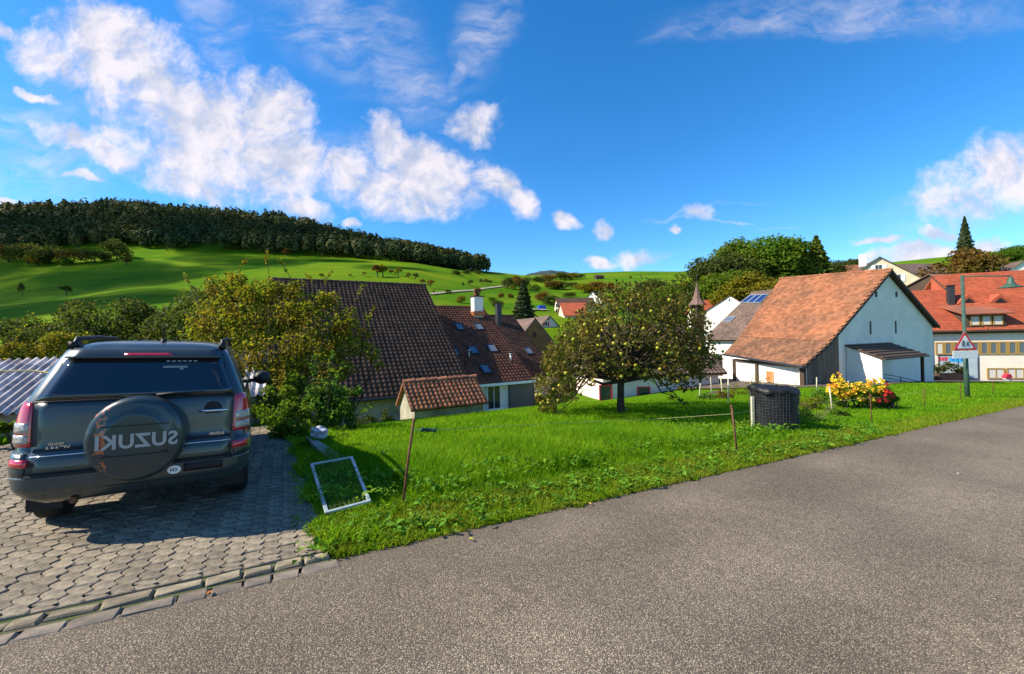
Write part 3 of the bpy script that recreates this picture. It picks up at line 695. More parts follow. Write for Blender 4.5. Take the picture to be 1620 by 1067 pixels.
# the barn with the white gable
bR = P(1403, 428, 24); bL = P(1240, 441, 29.3); eR = P(1272, 580, 22); eL = P(1136, 560, 28.2)
def build_barn():
    d = (bL - bR); d.z = 0; Lh = d.length; ang = math.atan2(d.y, d.x)
    zg = -2.6; root = empty('barn', (bR.x, bR.y, zg), ang, 'large barn with sunlit tiled roof and white windowless gable', 'barn')
    Mi = (Matrix.Translation((bR.x, bR.y, zg)) @ Matrix.Rotation(ang, 4, 'Z')).inverted(); M = Mi.inverted()
    lo = lambda p: Mi @ Vector(p)
    r0, r1 = lo(bR), lo(bL); e1 = lo(eL); e0 = lo(onplane(1272, 580, M @ Vector((-.25, 0, 0)), M.to_3x3() @ Vector((1, 0, 0))))
    # local x runs away along the ridge, +y towards the sunny (left) side
    zr0, zr1 = r0.z, r1.z; ye = e0.y; ze0, ze1 = e0.z, e1.z; dyf = e1.y - e0.y
    L = Lh
    # break in the slope, three quarters of the way down
    t = .73; yb = ye * t; zb0 = zr0 + (ze0 - zr0) * t * 1.06; zb1 = zr1 + (ze1 - zr1) * t * 1.06
    o = .25
    def plane(a, b, c, d_, name, seed, tm=None):
        a, b, c, d_ = map(Vector, (a, b, c, d_))
        Z = (b - a).cross(c - a).normalized()
        if Z.z < 0: Z = -Z
        g = 10; gv = []
        for lay in (.03, .15):
            for i in range(g + 1):
                for j in range(g + 1):
                    s_, t_ = i / g, j / g; gv.append(((a.lerp(b, s_)).lerp(c.lerp(d_, s_), t_) - Z * lay))
        ix = lambda l, i, j: l * (g + 1) ** 2 + i * (g + 1) + j
        gf = [(ix(l, i, j), ix(l, i + 1, j), ix(l, i + 1, j + 1), ix(l, i, j + 1)) for l in (0, 1) for i in range(g) for j in range(g)]
        for i in range(g):
            for e in (0, g): gf.append((ix(0, i, e), ix(0, i + 1, e), ix(1, i + 1, e), ix(1, i, e))); gf.append((ix(0, e, i), ix(0, e, i + 1), ix(1, e, i + 1), ix(1, e, i)))
        sl = MB().add(gv, gf).build(name, m_brown, root)
        X = (b - a).normalized(); Ls = (c - a).length; V, Fc = tile_field(1.0, Ls, .22, .20 / (b - a).length, 'flat', np.random.default_rng(seed))
        s = V[:, 0:1]; tt = V[:, 1:2] / Ls
        A, B, C, D = map(np.array, (a, b, c, d_))
        Vw = (A * (1 - s) + B * s) * (1 - tt) + (C * (1 - s) + D * s) * tt + np.array(Z) * (V[:, 2:3] + .004)
        link('roof_tiles', np_mesh('roof_tiles', Vw, Fc), tm or m_tile_barn, sl, 'stuff'); return sl
    x0 = -o; x1 = L + o
    plane((x0, 0, zr0), (x1, 0, zr1), (x0, yb, zb0), (x1 + .6 * t, yb + dyf * t, zb1), 'roof', 21)
    plane((x0, yb - .03, zb0 - .012), (x1 + .6 * t, yb + dyf * t - .03, zb1 - .012), (x0, ye, ze0), (x1 + .6, ye + dyf, ze1), 'roof', 22, mat('tile_barn_mossy', (.22, .105, .06), (.13, .07, .045), scale=.8, rough=.95, island=.3, spec=.1))
    # far slope
    q = lo(onplane(1487, 516, M @ Vector((x0, 0, 0)), M.to_3x3() @ Vector((1, 0, 0))))
    yr, zrr = q.y, q.z
    plane((x0, 0, zr0 - .002), (x1, 0, zr1 - .002), (x0, yr, zrr), (x1, yr, zrr + zr1 - zr0), 'roof', 23)
    rt = MB()
    for i in range(20): rt.tube([(x0 + (x1 - x0) * i / 20, 0, zr0 + (zr1 - zr0) * i / 20), (x0 + (x1 - x0) * (i + 1) / 20 + .03, 0, zr0 + (zr1 - zr0) * (i + 1) / 20 + .02)], [.09, .105], 8, False)
    rt.build('ridge_tiles', m_tile_barn, root, True, 'stuff')
    # walls: white gable body, side wall, and the board-clad lean-to part
    yw = yb + .1; sl = lambda y: (zb0 + (ze0 - zb0) * (y - yb) / (ye - yb) if y > yb else zr0 + (zb0 - zr0) * y / yb if y >= 0 else zr0 + (zrr - zr0) * y / yr) - .2
    ysplit = lo(onplane(1327, 560, M @ Vector((0, 0, 0)), M.to_3x3() @ Vector((1, 0, 0)))).y
    gw = yr + .3
    near = [(ysplit, -1), (ysplit, sl(ysplit)), (yb, sl(yb)), (0, sl(0)), (gw, sl(gw)), (gw, -1)]; kf = 1 + dyf / ye
    wl = MB().prism([(0, y, z) for y, z in near], (.3, 0, 0)).prism([(L - .3, y * kf if y > 0 else y, z - .25) for y, z in near], (.3, 0, 0)).box((L / 2, gw + .15, sl(gw) / 2 - .6), (L - .62, .28, sl(gw) + 1.0)).build('wall', m_white, root)
    yo = ye - .5; zo = sl(yo) - .05
    xs = .03
    low = MB().prism([(xs, yo, -1), (xs, yo, zo), (xs, ysplit + .004, sl(ysplit) - .06), (xs, ysplit + .004, -1)], (.25, 0, 0)).prism([(xs, yo, -1), (xs, yo, zo), (xs, yo - .2, zo), (xs, yo - .2, -1)], (L - xs, dyf * .8, 0)).build('wall', m_white, root)
    # boards on the lean-to's front
    nb = 7; y0, y1 = ysplit + .03, yo - .22
    for i in range(nb):
        ya = y0 + (y1 - y0) * i / nb; yb2 = y0 + (y1 - y0) * (i + 1) / nb - .012
        zt = lambda y: sl(y) - .03
        MB().prism([(xs - .012 - random.uniform(0, .02), ya, -.6), (xs - .02, yb2, -.6), (xs - .02, yb2, zt(yb2)), (xs - .02, ya, zt(ya))], (-.03, 0, 0)).build('board', m_greywood, root)
    # posts, beam and little orange hatch on the sunny side wall
    for x, w in ((xs + .05, .22), (L * .60, .15), (L - .12, .16)):
        MB().box((x, yo + .06 + dyf * .8 * (x - xs) / (L - xs), zo / 2 - .5), (w, .16, zo + 1.0)).build('post', m_brown, root)
    MB().box((L / 2 + xs / 2, yo + .03 + dyf * .4, zo - .06), (L - xs, .14, .14), Vector((L - xs, dyf * .8, 0)).normalized(), Vector((-dyf * .8, L - xs, 0)).normalized()).build('beam', m_brown, root)
    wn = Vector((-dyf * .8, L - xs, 0)).normalized(); c = lo(onplane(1219, 596, M @ Vector((xs, yo, 0)), M.to_3x3() @ wn))
    framed(root, c, wn, .62, .62, 'hatch', mat('hatch_orange', (.52, .20, .07), rough=.7), mat('hatch_frame', (.60, .30, .14), rough=.7), pane='hatch_board')
    MB().tube([(x0, ye + .06, ze0 - .04), (x1 + .6, ye + dyf + .06, ze1 - .04)], .07, 8).build('gutter', m_darkmetal, root)
    # slots in the gable
    gp, gn = M @ Vector((0, 0, 0)), M.to_3x3() @ Vector((1, 0, 0))
    for px, py, w, h in ((1386, 466, .22, .32), (1418, 466, .22, .32), (1377, 519, .16, .75), (1417, 518, .16, .75)):
        c = lo(onplane(px, py, gp, gn)); MB().box((c.x - .004, c.y, c.z), (.02, w, h)).build('slot_window', m_black, root)
    # verge boards
    MB().prism([(x0 - .03, 0, zr0 - .02), (x0 - .03, yr, zrr - .02), (x0 - .03, yr, zrr - .2), (x0 - .03, 0, zr0 - .2)], (.025, 0, 0)).build('verge_board', m_brown, root)
    # canopy with brown sheet roof over the entrance
    a = lo(onplane(1336, 549, gp, gn)); b = lo(onplane(1406, 545, gp, gn))
    out = 1.75
    f0 = Vector((a.x - out, a.y - .2, a.z - .95)); wdt = abs(b.y - a.y) + .05
    can = MB().prism([(a.x - .01, a.y, a.z + .12), (a.x - .01, a.y - wdt, a.z + .12), (a.x - out, a.y - wdt, a.z - .58), (a.x - out, a.y, a.z - .58)], (0, 0, -.07)).build('canopy', m_brown, root)
    for k in range(6):
        f = (k + .5) / 6
        MB().box((a.x - out * f, a.y - wdt / 2, a.z + .12 - .70 * f + .025), (.10, wdt + .03, .03)).build('canopy_rib', mat('canopy_sheet', (.13, .085, .065), rough=.6, objr=.2), can)
    MB().prism([(a.x - .02, a.y - .12, -1), (a.x - out + .2, a.y - .12, -1), (a.x - out + .2, a.y - .12, a.z - .61), (a.x - .02, a.y - .12, a.z + .03)], (0, -.12, 0)).build('side_wall', m_white, root)
    MB().box((a.x - out + .22, a.y - wdt + .25, (a.z - .61) / 2 - .5), (.12, .12, a.z - .61 + .98)).build('canopy_post', m_brown, root)
    return M, out, a, wdt, x0
barnM, b_out, b_a, b_w, b_x0 = build_barn()

# solar house beyond the barn
sR = P(1188, 464, 42); angS = math.atan2(-.945, .33)
hS = House('house', 'grey-brown roofed house with solar panels at its ridge beyond the barn', sR, angS, 8.5, 6.39, 4.5, sR.z, .99, sR.z - 3.2, -3.2, m_white, m_tile_brown, ('flat', .2, .22, True), og=.3, seed=31)
pS0, nS = hS.face('roof')
qs = [hS.local(onplane(px, py, pS0, nS)) for px, py in ((1187, 468), (1216, 466.5), (1203, 479.5), (1171, 479.5))]
m_solar = mat('solar_cell', (.012, .03, .12), rough=.15, spec=.6); nSl = hS.Mi.to_3x3() @ nS
for k in range(3):
    f0, f1 = k / 3 + .012, (k + 1) / 3 - .012
    t0, t1, b0, b1 = qs[0].lerp(qs[1], f0), qs[0].lerp(qs[1], f1), qs[3].lerp(qs[2], f0), qs[3].lerp(qs[2], f1)
    o = MB().prism([t0, t1, b1, b0], nSl * .05).build('solar_panel', m_solar, hS.root)
    fr = MB()
    for a, b in ((t0, t1), (t1, b1), (b1, b0), (b0, t0)): fr.tube([a + nSl * .05, b + nSl * .05], .035, 4)
    fr.build('panel_frame', m_metal, o)
c = hS.local(onplane(1154, 506, pS0, nS)); framed(hS.root, c, nSl, .9, .8, 'roof_window', m_sky_glass, m_metal, .12, .04, .07)
framed(hS.root, hS.local(onplane(1133, 577, *hS.face('front'))), (0, -1, 0), 1.5, 2.0, 'door', m_darkmetal, m_brown, pane='door_panel')

# white gable house, orange roof and the little church tower
rW = P(1155, 467, 56)
hW = House('house', 'white gable house with brown roof above the solar roof', rW, R(56), 7, 3.0, 3.6, rW.z, rW.z - 2.3, rW.z - 2.3, tz(rW.x, rW.y) - 4, m_white, m_tile_dark, None, og=.1)
framed(hW.root, hW.local(onplane(1154, 475, *hW.face('left'))), (-1, 0, 0), .35, .5)
hO = ridge_house('house', 'house with orange tiled roof right of the church tower', 1146, 474.5, 64, 5, 3.6, P(1146, 474, 64).z - 2.5, tz(12, 62) - 3, m_white, m_tile_orange, None, ang=R(3))
def church():
    b = P(1103, 482, 60); g = min(tz(b.x, b.y), -1) - .5
    root = empty('church_tower', (b.x, b.y, g), R(20), 'slim church turret with shingled spire and cross above the apple tree', 'tower')
    h = b.z - g; w = .62
    MB().box((0, 0, h / 2), (1.25, 1.25, h)).build('shaft', m_brown, root)
    prof = [(1.28, h - .1), (.95, h + .28), (.62, h + .75), (.36, h + 1.7), (.05, h + 3.1)]
    MB().lathe(prof, 8).build('spire', mat('shingle', (.20, .12, .09), (.13, .085, .07), scale=3, rough=.85, bump=.4), root)
    MB().tube([(0, 0, h + 3.0), (0, 0, h + 4.5)], .035, 6).box((0, 0, h + 4.05), (.45, .05, .05)).build('cross', m_darkmetal, root)
    for k in range(2): MB().box((0, -.64, h - .7 - .0), (.42, .04, .7)).build('louvre', m_black, root) if k == 0 else None
church()

# long building with the red roof
def red_building():
    c0 = P(1470, 604, 38); c1 = P(1700, 612, 34.5); d = (c1 - c0); d.z = 0; ang = math.atan2(d.y, d.x); L = 19
    zg = -3.55; zf = P(1480, 522, 37.6).z; up = 8.2
    root = empty('schoolhouse', (c0.x, c0.y, zg), ang, 'long cream building with bright red tiled roof behind the street lamp', 'building')
    M = Matrix.Translation((c0.x, c0.y, zg)) @ Matrix.Rotation(ang, 4, 'Z'); Mi = M.inverted()
    lo = lambda p: Mi @ Vector(p); hf = zf - zg
    MB().prism([(.0, 0, -1), (.0, 0, hf), (0, up, hf + 4.2), (0, 2 * up, hf), (0, 2 * up, -1)], (L, 0, 0)).build('wall', m_cream_w, root)
    # roof: depth of ridge from the photo's ridge line
    zr = P(1560, 438, 46).z - zg; ys = 8.0
    slope_roof(root, 'roof', (-.4 + 4.2, ys, zr), (L + .4, ys, zr), (-.4 + 4.2, -.45, hf - .12), m_tile_orange, ('flat', .3, .26, False), .14, 41)
    slope_roof(root, 'roof', (4.0, ys + .004, zr), (L + .4, ys + .004, zr), (4.0, 2 * ys + .7, hf - .12), m_tile_orange, None, .14)
    # lower left wing
    zl = P(1470, 461, 44).z - zg; yl = 6.3
    slope_roof(root, 'roof', (-3.6, yl, zl), (3.79, yl, zl), (-3.6, -.45, hf - .12), m_tile_orange, ('flat', .3, .26, False), .14, 43)
    MB().prism([(3.78, -.4, hf), (3.78, ys, zr - .2), (3.78, ys, hf)], (.1, 0, 0)).build('gable_wall', m_tile_orange, root)
    MB().box((L / 2 - 1.6, -.42, hf - .16), (L + 4, .14, .16)).build('gutter', m_brown, root)
    MB().box((L / 2 - 1.6, -.17, hf - .33), (L + 4, .34, .14)).build('soffit', m_brown, root)
    MB().tube([(.22, -.06, 0), (.22, -.06, hf - .3)], .06, 8).build('downpipe', mat('copper_pipe', (.16, .06, .05), rough=.5), root)
    fp, fn = M @ Vector((0, 0, 0)), M.to_3x3() @ Vector((0, -1, 0))
    wp = lambda px, py: lo(onplane(px, py, fp, fn))
    # window band
    a, b = wp(1479, 545), wp(1640, 553); zt, zb = wp(1546, 541).z, wp(1560, 561).z; n = 11; wd = (b.x - a.x) / n
    for k in range(n):
        framed(root, (a.x + wd * (k + .5), 0, (zt + zb) / 2), (0, -1, 0), wd - .03, zt - zb, 'window', m_curtain if k in (0,) else m_sky_glass, m_frame, .08, .03, .11)
    # shop window with its red and blue lettering
    s0, s1 = wp(1484, 562), wp(1548, 600); 
    sh = framed(root, ((s0.x + s1.x) / 2, 0, (s0.z + s1.z) / 2), (0, -1, 0), s1.x - s0.x, s0.z - s1.z, 'shop_window', m_shop, m_darkmetal, .08, .03, .06, mull=1)
    r0 = wp(1493, 565); mark = MB()
    for k, (dx, h) in enumerate(((0, .34), (.22, .30), (.42, .34), (.66, .2), (.86, .34))): mark.box((r0.x - .35 + dx + .06, -.055, r0.z - .18), (.15, .012, h))
    mark.build('red_lettering', m_red, sh)
    b0 = wp(1514, 569); pl = MB(); cyan = mat('sign_cyan', (.05, .42, .75), rough=.5)
    pl.prism([(b0.x + .62 * math.cos(t) * (1 if abs(math.cos(t)) < .8 else 1), -.05, b0.z + .24 * math.sin(t)) for t in [2 * math.pi * i / 16 for i in range(16)]], (0, -.012, 0)).build('blue_logo', cyan, sh)
    lt = MB()
    for k in range(3): lt.box((b0.x - .3 + .3 * k, -.068, b0.z), (.17, .01, .2))
    lt.build('blue_lettering', mat('sign_blue', (.03, .16, .45), rough=.5), sh)
    for px in (1575, 1606): 
        c = wp(px, 591); framed(root, (c.x, 0, c.z), (0, -1, 0), 1.15, .95, 'window', m_curtain, m_frame, .1, .03, .1, mull=1)
    # roof furniture: dormer band, two small dormers, chimney
    rp = M @ Vector((0, -.45, hf - .12)); rv = Vector((0, ys + .7, zr - hf + .12)).normalized(); rn = M.to_3x3() @ Vector((0, -rv.z, rv.y))
    rq = lambda px, py: lo(onplane(px, py, rp, rn))
    d0, d1 = rq(1527, 516), rq(1590, 516); zb = d0.z - .1; x0, x1 = d0.x, d1.x; yb = d0.y; hh = 1.15; run = 3.2
    dm = MB().prism([(x0, yb - .25, zb - .5), (x0, yb - .25, zb + hh), (x0, yb + run, zb + hh + .75), (x0, yb + run, zb)], (x1 - x0, 0, 0)).build('dormer', m_brown, root)
    slope_roof(dm, 'dormer_roof', (x0 - .35, yb + run + .2, zb + hh + 1.0), (x1 + .35, yb + run + .2, zb + hh + 1.0), (x0 - .35, yb - .7, zb + hh + .04), mat('tile_dormer', (.34, .10, .05), (.20, .085, .05), scale=.8, rough=.8), None, .12)
    wd = (x1 - x0 - .3) / 3
    for k in range(3): framed(dm, (x0 + .15 + wd * (k + .5), yb - .25, zb + .55), (0, -1, 0), wd - .1, .85, 'window', m_curtain, m_frame, .08, .03, .08)
    for px in (1531, 1581):
        c = rq(px, 480); w = .85
        t = MB().add([(c.x - w, c.y - .1, c.z - .05), (c.x + w, c.y - .1, c.z - .05), (c.x, c.y - .15, c.z + .85), (c.x, c.y + 1.25, c.z + .95)], [(0, 1, 2), (0, 2, 3), (1, 3, 2), (0, 3, 1)]).build('dormer', m_tile_orange, root)
        MB().prism([(c.x - w * .5, c.y - .165, c.z + .06), (c.x + w * .5, c.y - .165, c.z + .06), (c.x, c.y - .185, c.z + .5)], (0, -.03, 0)).build('window', m_black, t)
    c = rq(1504, 478); ch = MB().box((c.x, c.y, c.z + .55), (.45, .45, 2.0)).build('chimney', m_darkmetal, root); MB().box((c.x, c.y, c.z + 1.6), (.6, .6, .08)).build('chimney_cap', m_darkmetal, ch)
    # planted trough against the wall
    return M, Mi, wp
m_cream_w = mat('wall_pale_cream', (.80, .70, .58), (.74, .64, .53), scale=.6, rough=.9, bump=.08, bscale=40)
m_shop = mat('shop_glass', (.42, .50, .54), (.34, .42, .47), scale=1, rough=.15, spec=.6)
redM, redMi, redwp = red_building()

# houses on the right-hand hill
rJ = P(1392, 406, 84)
hJ = House('house', 'cream gable house with a brown roof on the hill above the barn', rJ, R(60), 11, 6.8, 6.2, rJ.z, rJ.z - 5.2, rJ.z - 4.8, tz(rJ.x, rJ.y) - 2, m_cream, m_tile_brown, None, og=.35)
for px, py, w, h in ((1390, 424, 1.2, 1.3), (1420, 440, 1.1, 1.5)): framed(hJ.root, hJ.local(onplane(px, py, *hJ.face('left'))), (-1, 0, 0), w, h, mull=1, shutter=m_white_paint)
MB().box((3, 2.2, hJ.zr - .2), (1.4, 1.0, 2.6)).build('chimney', m_white, hJ.root)
hJ2 = ridge_house('annexe', 'brown-roofed annexe with open carport right of the cream gable house', 1484, 417, 92, 9.5, 4, P(1484, 417, 92).z - 2.7, tz(*P(1460, 430, 92).xy) - 3, m_cream, m_tile_brown, None, ang=R(2), cat='house')
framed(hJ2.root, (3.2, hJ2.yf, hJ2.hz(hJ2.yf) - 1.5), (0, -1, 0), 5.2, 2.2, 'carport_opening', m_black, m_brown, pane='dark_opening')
hJ3 = ridge_house('house', 'low brown roof left of the cream gable house on the hill', 1372, 419, 96, 7.5, 4, P(1372, 419, 96).z - 2.6, tz(*P(1340, 430, 96).xy) - 3, m_cream, m_tile_barn, None, ang=R(2))
hK = small_house('house', 'white house at the right picture edge above the red roof', 1622, 412, 75, R(75), 8, 4, 35, 4, m_white, m_tile_brown)
rM_ = P(1530, 436, 62)
hM = ridge_house('shed', 'dark brown roof rising behind the red-roofed building', 1532, 434, 62, 7.5, 5.5, P(1532, 434, 62).z - 2.6, 0, m_brown, m_tile_brown, None, ang=R(10), cat='shed')

# small hut with the orange-brown tiles
def build_hut():
    dp = 15.0
    g = P(636.5, 606, dp); r2 = g + Vector((EX, EY, 0)) * 2.75
    zf = P(657, 644, 14.0).z; hw = 1.08
    h = House('hut', 'tiny plastered hut with orange-brown tiled roof on the lawn', g, AL, 2.9, 1.15, 1.15, g.z, g.z - .86, g.z - .95, g.z - 2.4, m_plaster, m_tile_hut, ('pan', .20, .17, False), og=.14, oe=.14, seed=51, th=.06, cat='shed')
    return h
hut = build_hut()

# corrugated roof of the shed behind the car
def corrugated():
    root = empty('shed', (0, 0, 0), 0, 'low shed with corrugated grey fibre-cement roof behind the car', 'shed')
    u0, u1 = -9.5, -.35; n0, n1 = 9.75, 12.3; V = []; step = .02
    us = np.arange(u0, u1, step); ns = np.linspace(n0, n1, 9)
    for u in us:
        for n in ns:
            x, y = uv2xy(u, n); z = .62 + (n - n0) * .33 + .026 * math.sin(u * 2 * math.pi / .13) - .02 * math.sin(u * .7)
            V.append((x, y, z))
    idx = np.arange(len(V)).reshape(len(us), len(ns))
    Fc = np.stack([idx[:-1, :-1], idx[1:, :-1], idx[1:, 1:], idx[:-1, 1:]], -1).reshape(-1, 4)
    o = link('roof', np_mesh('roof', V, Fc, True), mat('fibre_cement', (.50, .46, .46), (.24, .21, .21), scale=3.2, rough=.9, bump=.2, bscale=30, detail=8, stretch=(1, 1, 1)), root)
    sm = o.modifiers.new('solid', 'SOLIDIFY'); sm.thickness = .012
    w = MB()
    for (a, b) in (((u0 + .15, n0 + .15), (u1 - .15, n0 + .15)), ((u1 - .15, n0 + .15), (u1 - .15, n1 - .15)), ((u0 + .15, n1 - .15), (u1 - .15, n1 - .15)), ((u0 + .15, n0 + .15), (u0 + .15, n1 - .15))):
        za = .55 + (a[1] - n0) * .33; zb = .55 + (b[1] - n0) * .33
        A, B = uv2xy(*a), uv2xy(*b)
        d = Vector((B[0] - A[0], B[1] - A[1], 0)).normalized(); nn = Vector((-d.y, d.x, 0)) * .08
        w.prism([(*A, -1.5), (*B, -1.5), (*B, zb), (*A, za)], nn)
    w.build('wall', m_plaster, root)
corrugated()
def roof_cable():
    pts = [(-7.2, 11.75), (-5.2, 11.6), (-4.3, 11.5), (-3.75, 11.2), (-3.5, 10.8), (-3.6, 10.5)]; o0 = None; q = []
    for u, n in pts:
        x, y = uv2xy(u, n); q.append(Vector((x, y, .62 + (n - 9.75) * .33 + .045)))
    o = MB().tube([p - q[0] for p in q], .012, 6).build('cable', mat('cable_yellow', (.45, .36, .05), rough=.6), None, True); o.location = q[0]
    tag(o, 'yellow cable lying across the corrugated roof', 'cable')
roof_cable()

# ------------------------------------------------------------------ trees and shrubs
def crown_arrays(h, rx, rz, cz, nclump, nleaf, size, rg, shell=.55, lump=.42, out=.45):
    """leaf clumps spread through an uneven ellipsoid"""
    dirs = rg.normal(size=(nclump, 3)); dirs /= np.linalg.norm(dirs, axis=1, keepdims=True)
    dirs[:, 2] = np.where(dirs[:, 2] < -.55, -dirs[:, 2], dirs[:, 2])
    rad = rg.uniform(shell, 1.0, nclump) ** .7 * rg.uniform(.8, 1.08, nclump)
    C = dirs * rad[:, None] * np.array([rx, rx, rz]) * (1 - lump * .45) + np.array([0, 0, cz])
    cr = rg.uniform(.7, 1.25, nclump) * lump * (rx * rx * rz) ** (1 / 3)
    k = rg.integers(0, nclump, nleaf)
    dl = rg.normal(size=(nleaf, 3)); dl /= np.linalg.norm(dl, axis=1, keepdims=True)
    pos = C[k] + dl * (cr[k] * rg.uniform(.35, 1.0, nleaf) ** .5)[:, None] * np.array([1, 1, .8])
    o = dl * .6 + (pos - np.array([0, 0, cz - rz * .4])) / rx * .6 + np.array([0, 0, .25])
    o /= np.linalg.norm(o, axis=1, keepdims=True)
    return leaf_arrays(pos, size, o, out, rg), C

def trunk_mb(h_trunk, r0, C, rg, nlimb=10, top=None, lean=(0, 0)):
    mb = MB(); tp = Vector((lean[0], lean[1], h_trunk))
    mb.tube([(0, 0, -.3), (r0 * .1, 0, h_trunk * .3), (lean[0] * .5, lean[1] * .5, h_trunk * .7), tp], [r0 * 1.35, r0 * 1.02, r0 * .9, r0 * .8], 8)
    for i in rg.permutation(len(C))[:nlimb]:
        e = Vector(C[i]); s = Vector((lean[0], lean[1], h_trunk * rg.uniform(.75, 1.0))); mid = s.lerp(e, .5) + Vector((0, 0, (e - s).length * .12))
        mb.tube([s, s.lerp(mid, .5) + Vector((rg.normal(0, .03), rg.normal(0, .03), .02)) * (e - s).length, mid, mid.lerp(e, .6) + Vector(rg.normal(0, .03, 3)) * (e - s).length, e], [r0 * .5, r0 * .38, r0 * .26, r0 * .15, r0 * .05], 5, False)
    return mb

def conifer_arrays(h, rx, rg, n=1800, size=.45, z0=.06):
    t = rg.uniform(z0, 1, n) ** .85; tiers = 16
    saw = 1 - .35 * ((t * tiers) % 1)
    r = rx * (1 - t) ** .85 * saw * rg.uniform(.35, 1.0, n) ** .5 * (1 + .18 * np.sin(rg.integers(0, 9, n) * 1.7))
    a = rg.uniform(0, 2 * np.pi, n)
    pos = np.stack([r * np.cos(a), r * np.sin(a), h * t - .12 * r], 1)
    o = np.stack([np.cos(a) * .6, np.sin(a) * .6, np.full(n, .7)], 1)
    return leaf_arrays(pos, size * (1.15 - .6 * t), o, .6, rg, wr=.4)

TREE_MESH = {}
def tree_meshes(kind, var):
    """unit meshes: height 1, to be scaled"""
    key = (kind, var)
    if key in TREE_MESH: return TREE_MESH[key]
    rg = np.random.default_rng(hash(kind) % 1000 + var * 17 + 5 if False else sum(map(ord, kind)) + var * 17)
    if kind == 'orchard':
        (V, Fc), C = crown_arrays(1, .46, .36, .62, 14, 900, .085, rg); tm = trunk_mb(.36, .035, C, rg, 6)
    elif kind == 'bush':
        (V, Fc), C = crown_arrays(1, .66, .52, .40, 22, 1800, .085, rg); tm = trunk_mb(.2, .03, C, rg, 6)
    elif kind == 'scrub':
        (V, Fc), C = crown_arrays(1, .62, .52, .45, 30, 7000, .038, rg, lump=.34); tm = trunk_mb(.2, .02, C, rg, 10)
    elif kind == 'broad':
        (V, Fc), C = crown_arrays(1, .42, .44, .56, 60, 14000, .031, rg, lump=.32, out=.5); tm = trunk_mb(.35, .03, C, rg, 14)
    elif kind == 'conifer':
        V, Fc = conifer_arrays(1, .22, rg, 6500, .05); tm = MB().tube([(0, 0, -.1), (0, 0, .5), (0, 0, .98)], [.022, .012, .003], 6)
    crown = np_mesh('crown', V, Fc)
    me = bpy.data.meshes.new('trunk'); me.from_pydata([tuple(v) for v in tm.v], [], tm.f); me.materials.append(m_bark)
    for p in me.polygons: p.use_smooth = True
    TREE_MESH[key] = (crown, me); return TREE_MESH[key]
CROWN_MAT = {}
def plant_tree(name, label, kind, base, h, m, wide=1.0, var=0, group=None, cat='tree', rz=None):
    crown, trunk = tree_meshes(kind, var)
    key = (kind, var, m.name)
    if key not in CROWN_MAT:
        c = crown if not crown.materials else crown.copy()
        c.materials.clear(); c.materials.append(m); CROWN_MAT[key] = c
    o = empty(name, base, random.uniform(0, 6.28) if rz is None else rz, label, cat, group); o.scale = (h * wide, h * wide, h)
    link('trunk', trunk, None, o); link('crown', CROWN_MAT[key], None, o)
    return o
def tree_px(name, label, kind, px, pb, pt, m, wide=1.0, var=0, group=None, depth=None, cat='tree'):
    """tree standing where the photo shows its foot (px, pb), its top at pt"""
    if depth is None: b = ground_hit(px, pb, 45)
    else:
        p = P(px, pb, depth); b = Vector((p.x, p.y, tz(p.x, p.y))); 
    top = P(px, pt, b.y).z; b.z -= .1
    return plant_tree(name, label, kind, b, max(.6, top - b.z), m, wide, var, group, cat)

# orchard on the far meadow
GO = 'fruit trees on the far meadow'
orch = [(508, 441, 432, 'leftmost small tree on the sunny meadow above the dark farmhouse roof', m_leaf_yellow), (554, 439, 433, 'tiny sapling on the meadow above the middle of the dark roof', m_leaf_yellow),
        (576, 438, 430, 'small round tree on the meadow left of the orchard clump', m_leaf_yellow), (597, 439, 419, 'left tree of the orchard clump above the dark roof', m_leaf_autumn),
        (606, 439, 419, 'tallest tree of the orchard clump above the dark roof', m_leaf_yellow), (619, 435, 426, 'low tree in the middle of the orchard clump', m_leaf_autumn), (630, 438, 424, 'right round tree of the orchard clump with olive crown', m_leaf_yellow),
        (647, 441, 431, 'bare brownish fruit tree right of the orchard clump', m_leaf_autumn), (657, 443, 432, 'greyish fruit tree above the dark roof\'s right end', m_leaf_dark),
        (668, 451, 441, 'low brown tree by the right end of the dark ridge', m_leaf_autumn), (681, 456, 443, 'reddish-brown fruit tree just past the dark ridge', m_leaf_autumn),
        (686, 466, 458, 'thin tree at the left start of the gravel path', m_leaf_autumn), (709, 465, 457, 'round green bush beside the gravel path', m_leaf_green), (733, 456, 446, 'slim dark cypress-like tree above the gravel path', m_leaf_dark),
        (744, 454, 443, 'small round fruit tree above the gravel path', m_leaf_dark), (763, 451, 441, 'left of three small trees near the path bend', m_leaf_dark), (769, 450, 441, 'middle of three small trees near the path bend', m_leaf_autumn),
        (775, 451, 443, 'right of three small trees near the path bend', m_leaf_dark), (756, 464, 455, 'reddish bush on the gravel path above the white chimney', m_leaf_autumn), (730, 480, 467, 'small bush left of the white chimney', m_leaf_yellow),
        (779, 480, 469, 'dark round bush right of the white chimney', m_leaf_green), (788, 487, 474, 'second dark bush right of the white chimney', m_leaf_dark), (794, 472, 463, 'brown fruit tree beyond the two dark bushes', m_leaf_autumn),
        (808, 472, 464, 'brown bush left of the tall fir', m_leaf_autumn), (455, 406, 393, 'lone brown tree at the edge of the dark forest', m_leaf_autumn), (200, 421, 407, 'lone reddish tree at the end of the hedge on the left meadow', m_leaf_autumn),
        (105, 468, 452, 'small thorn tree on the left meadow slope', m_leaf_dark), (35, 470, 447, 'wind-bent thin tree on the left meadow', m_leaf_dark)]
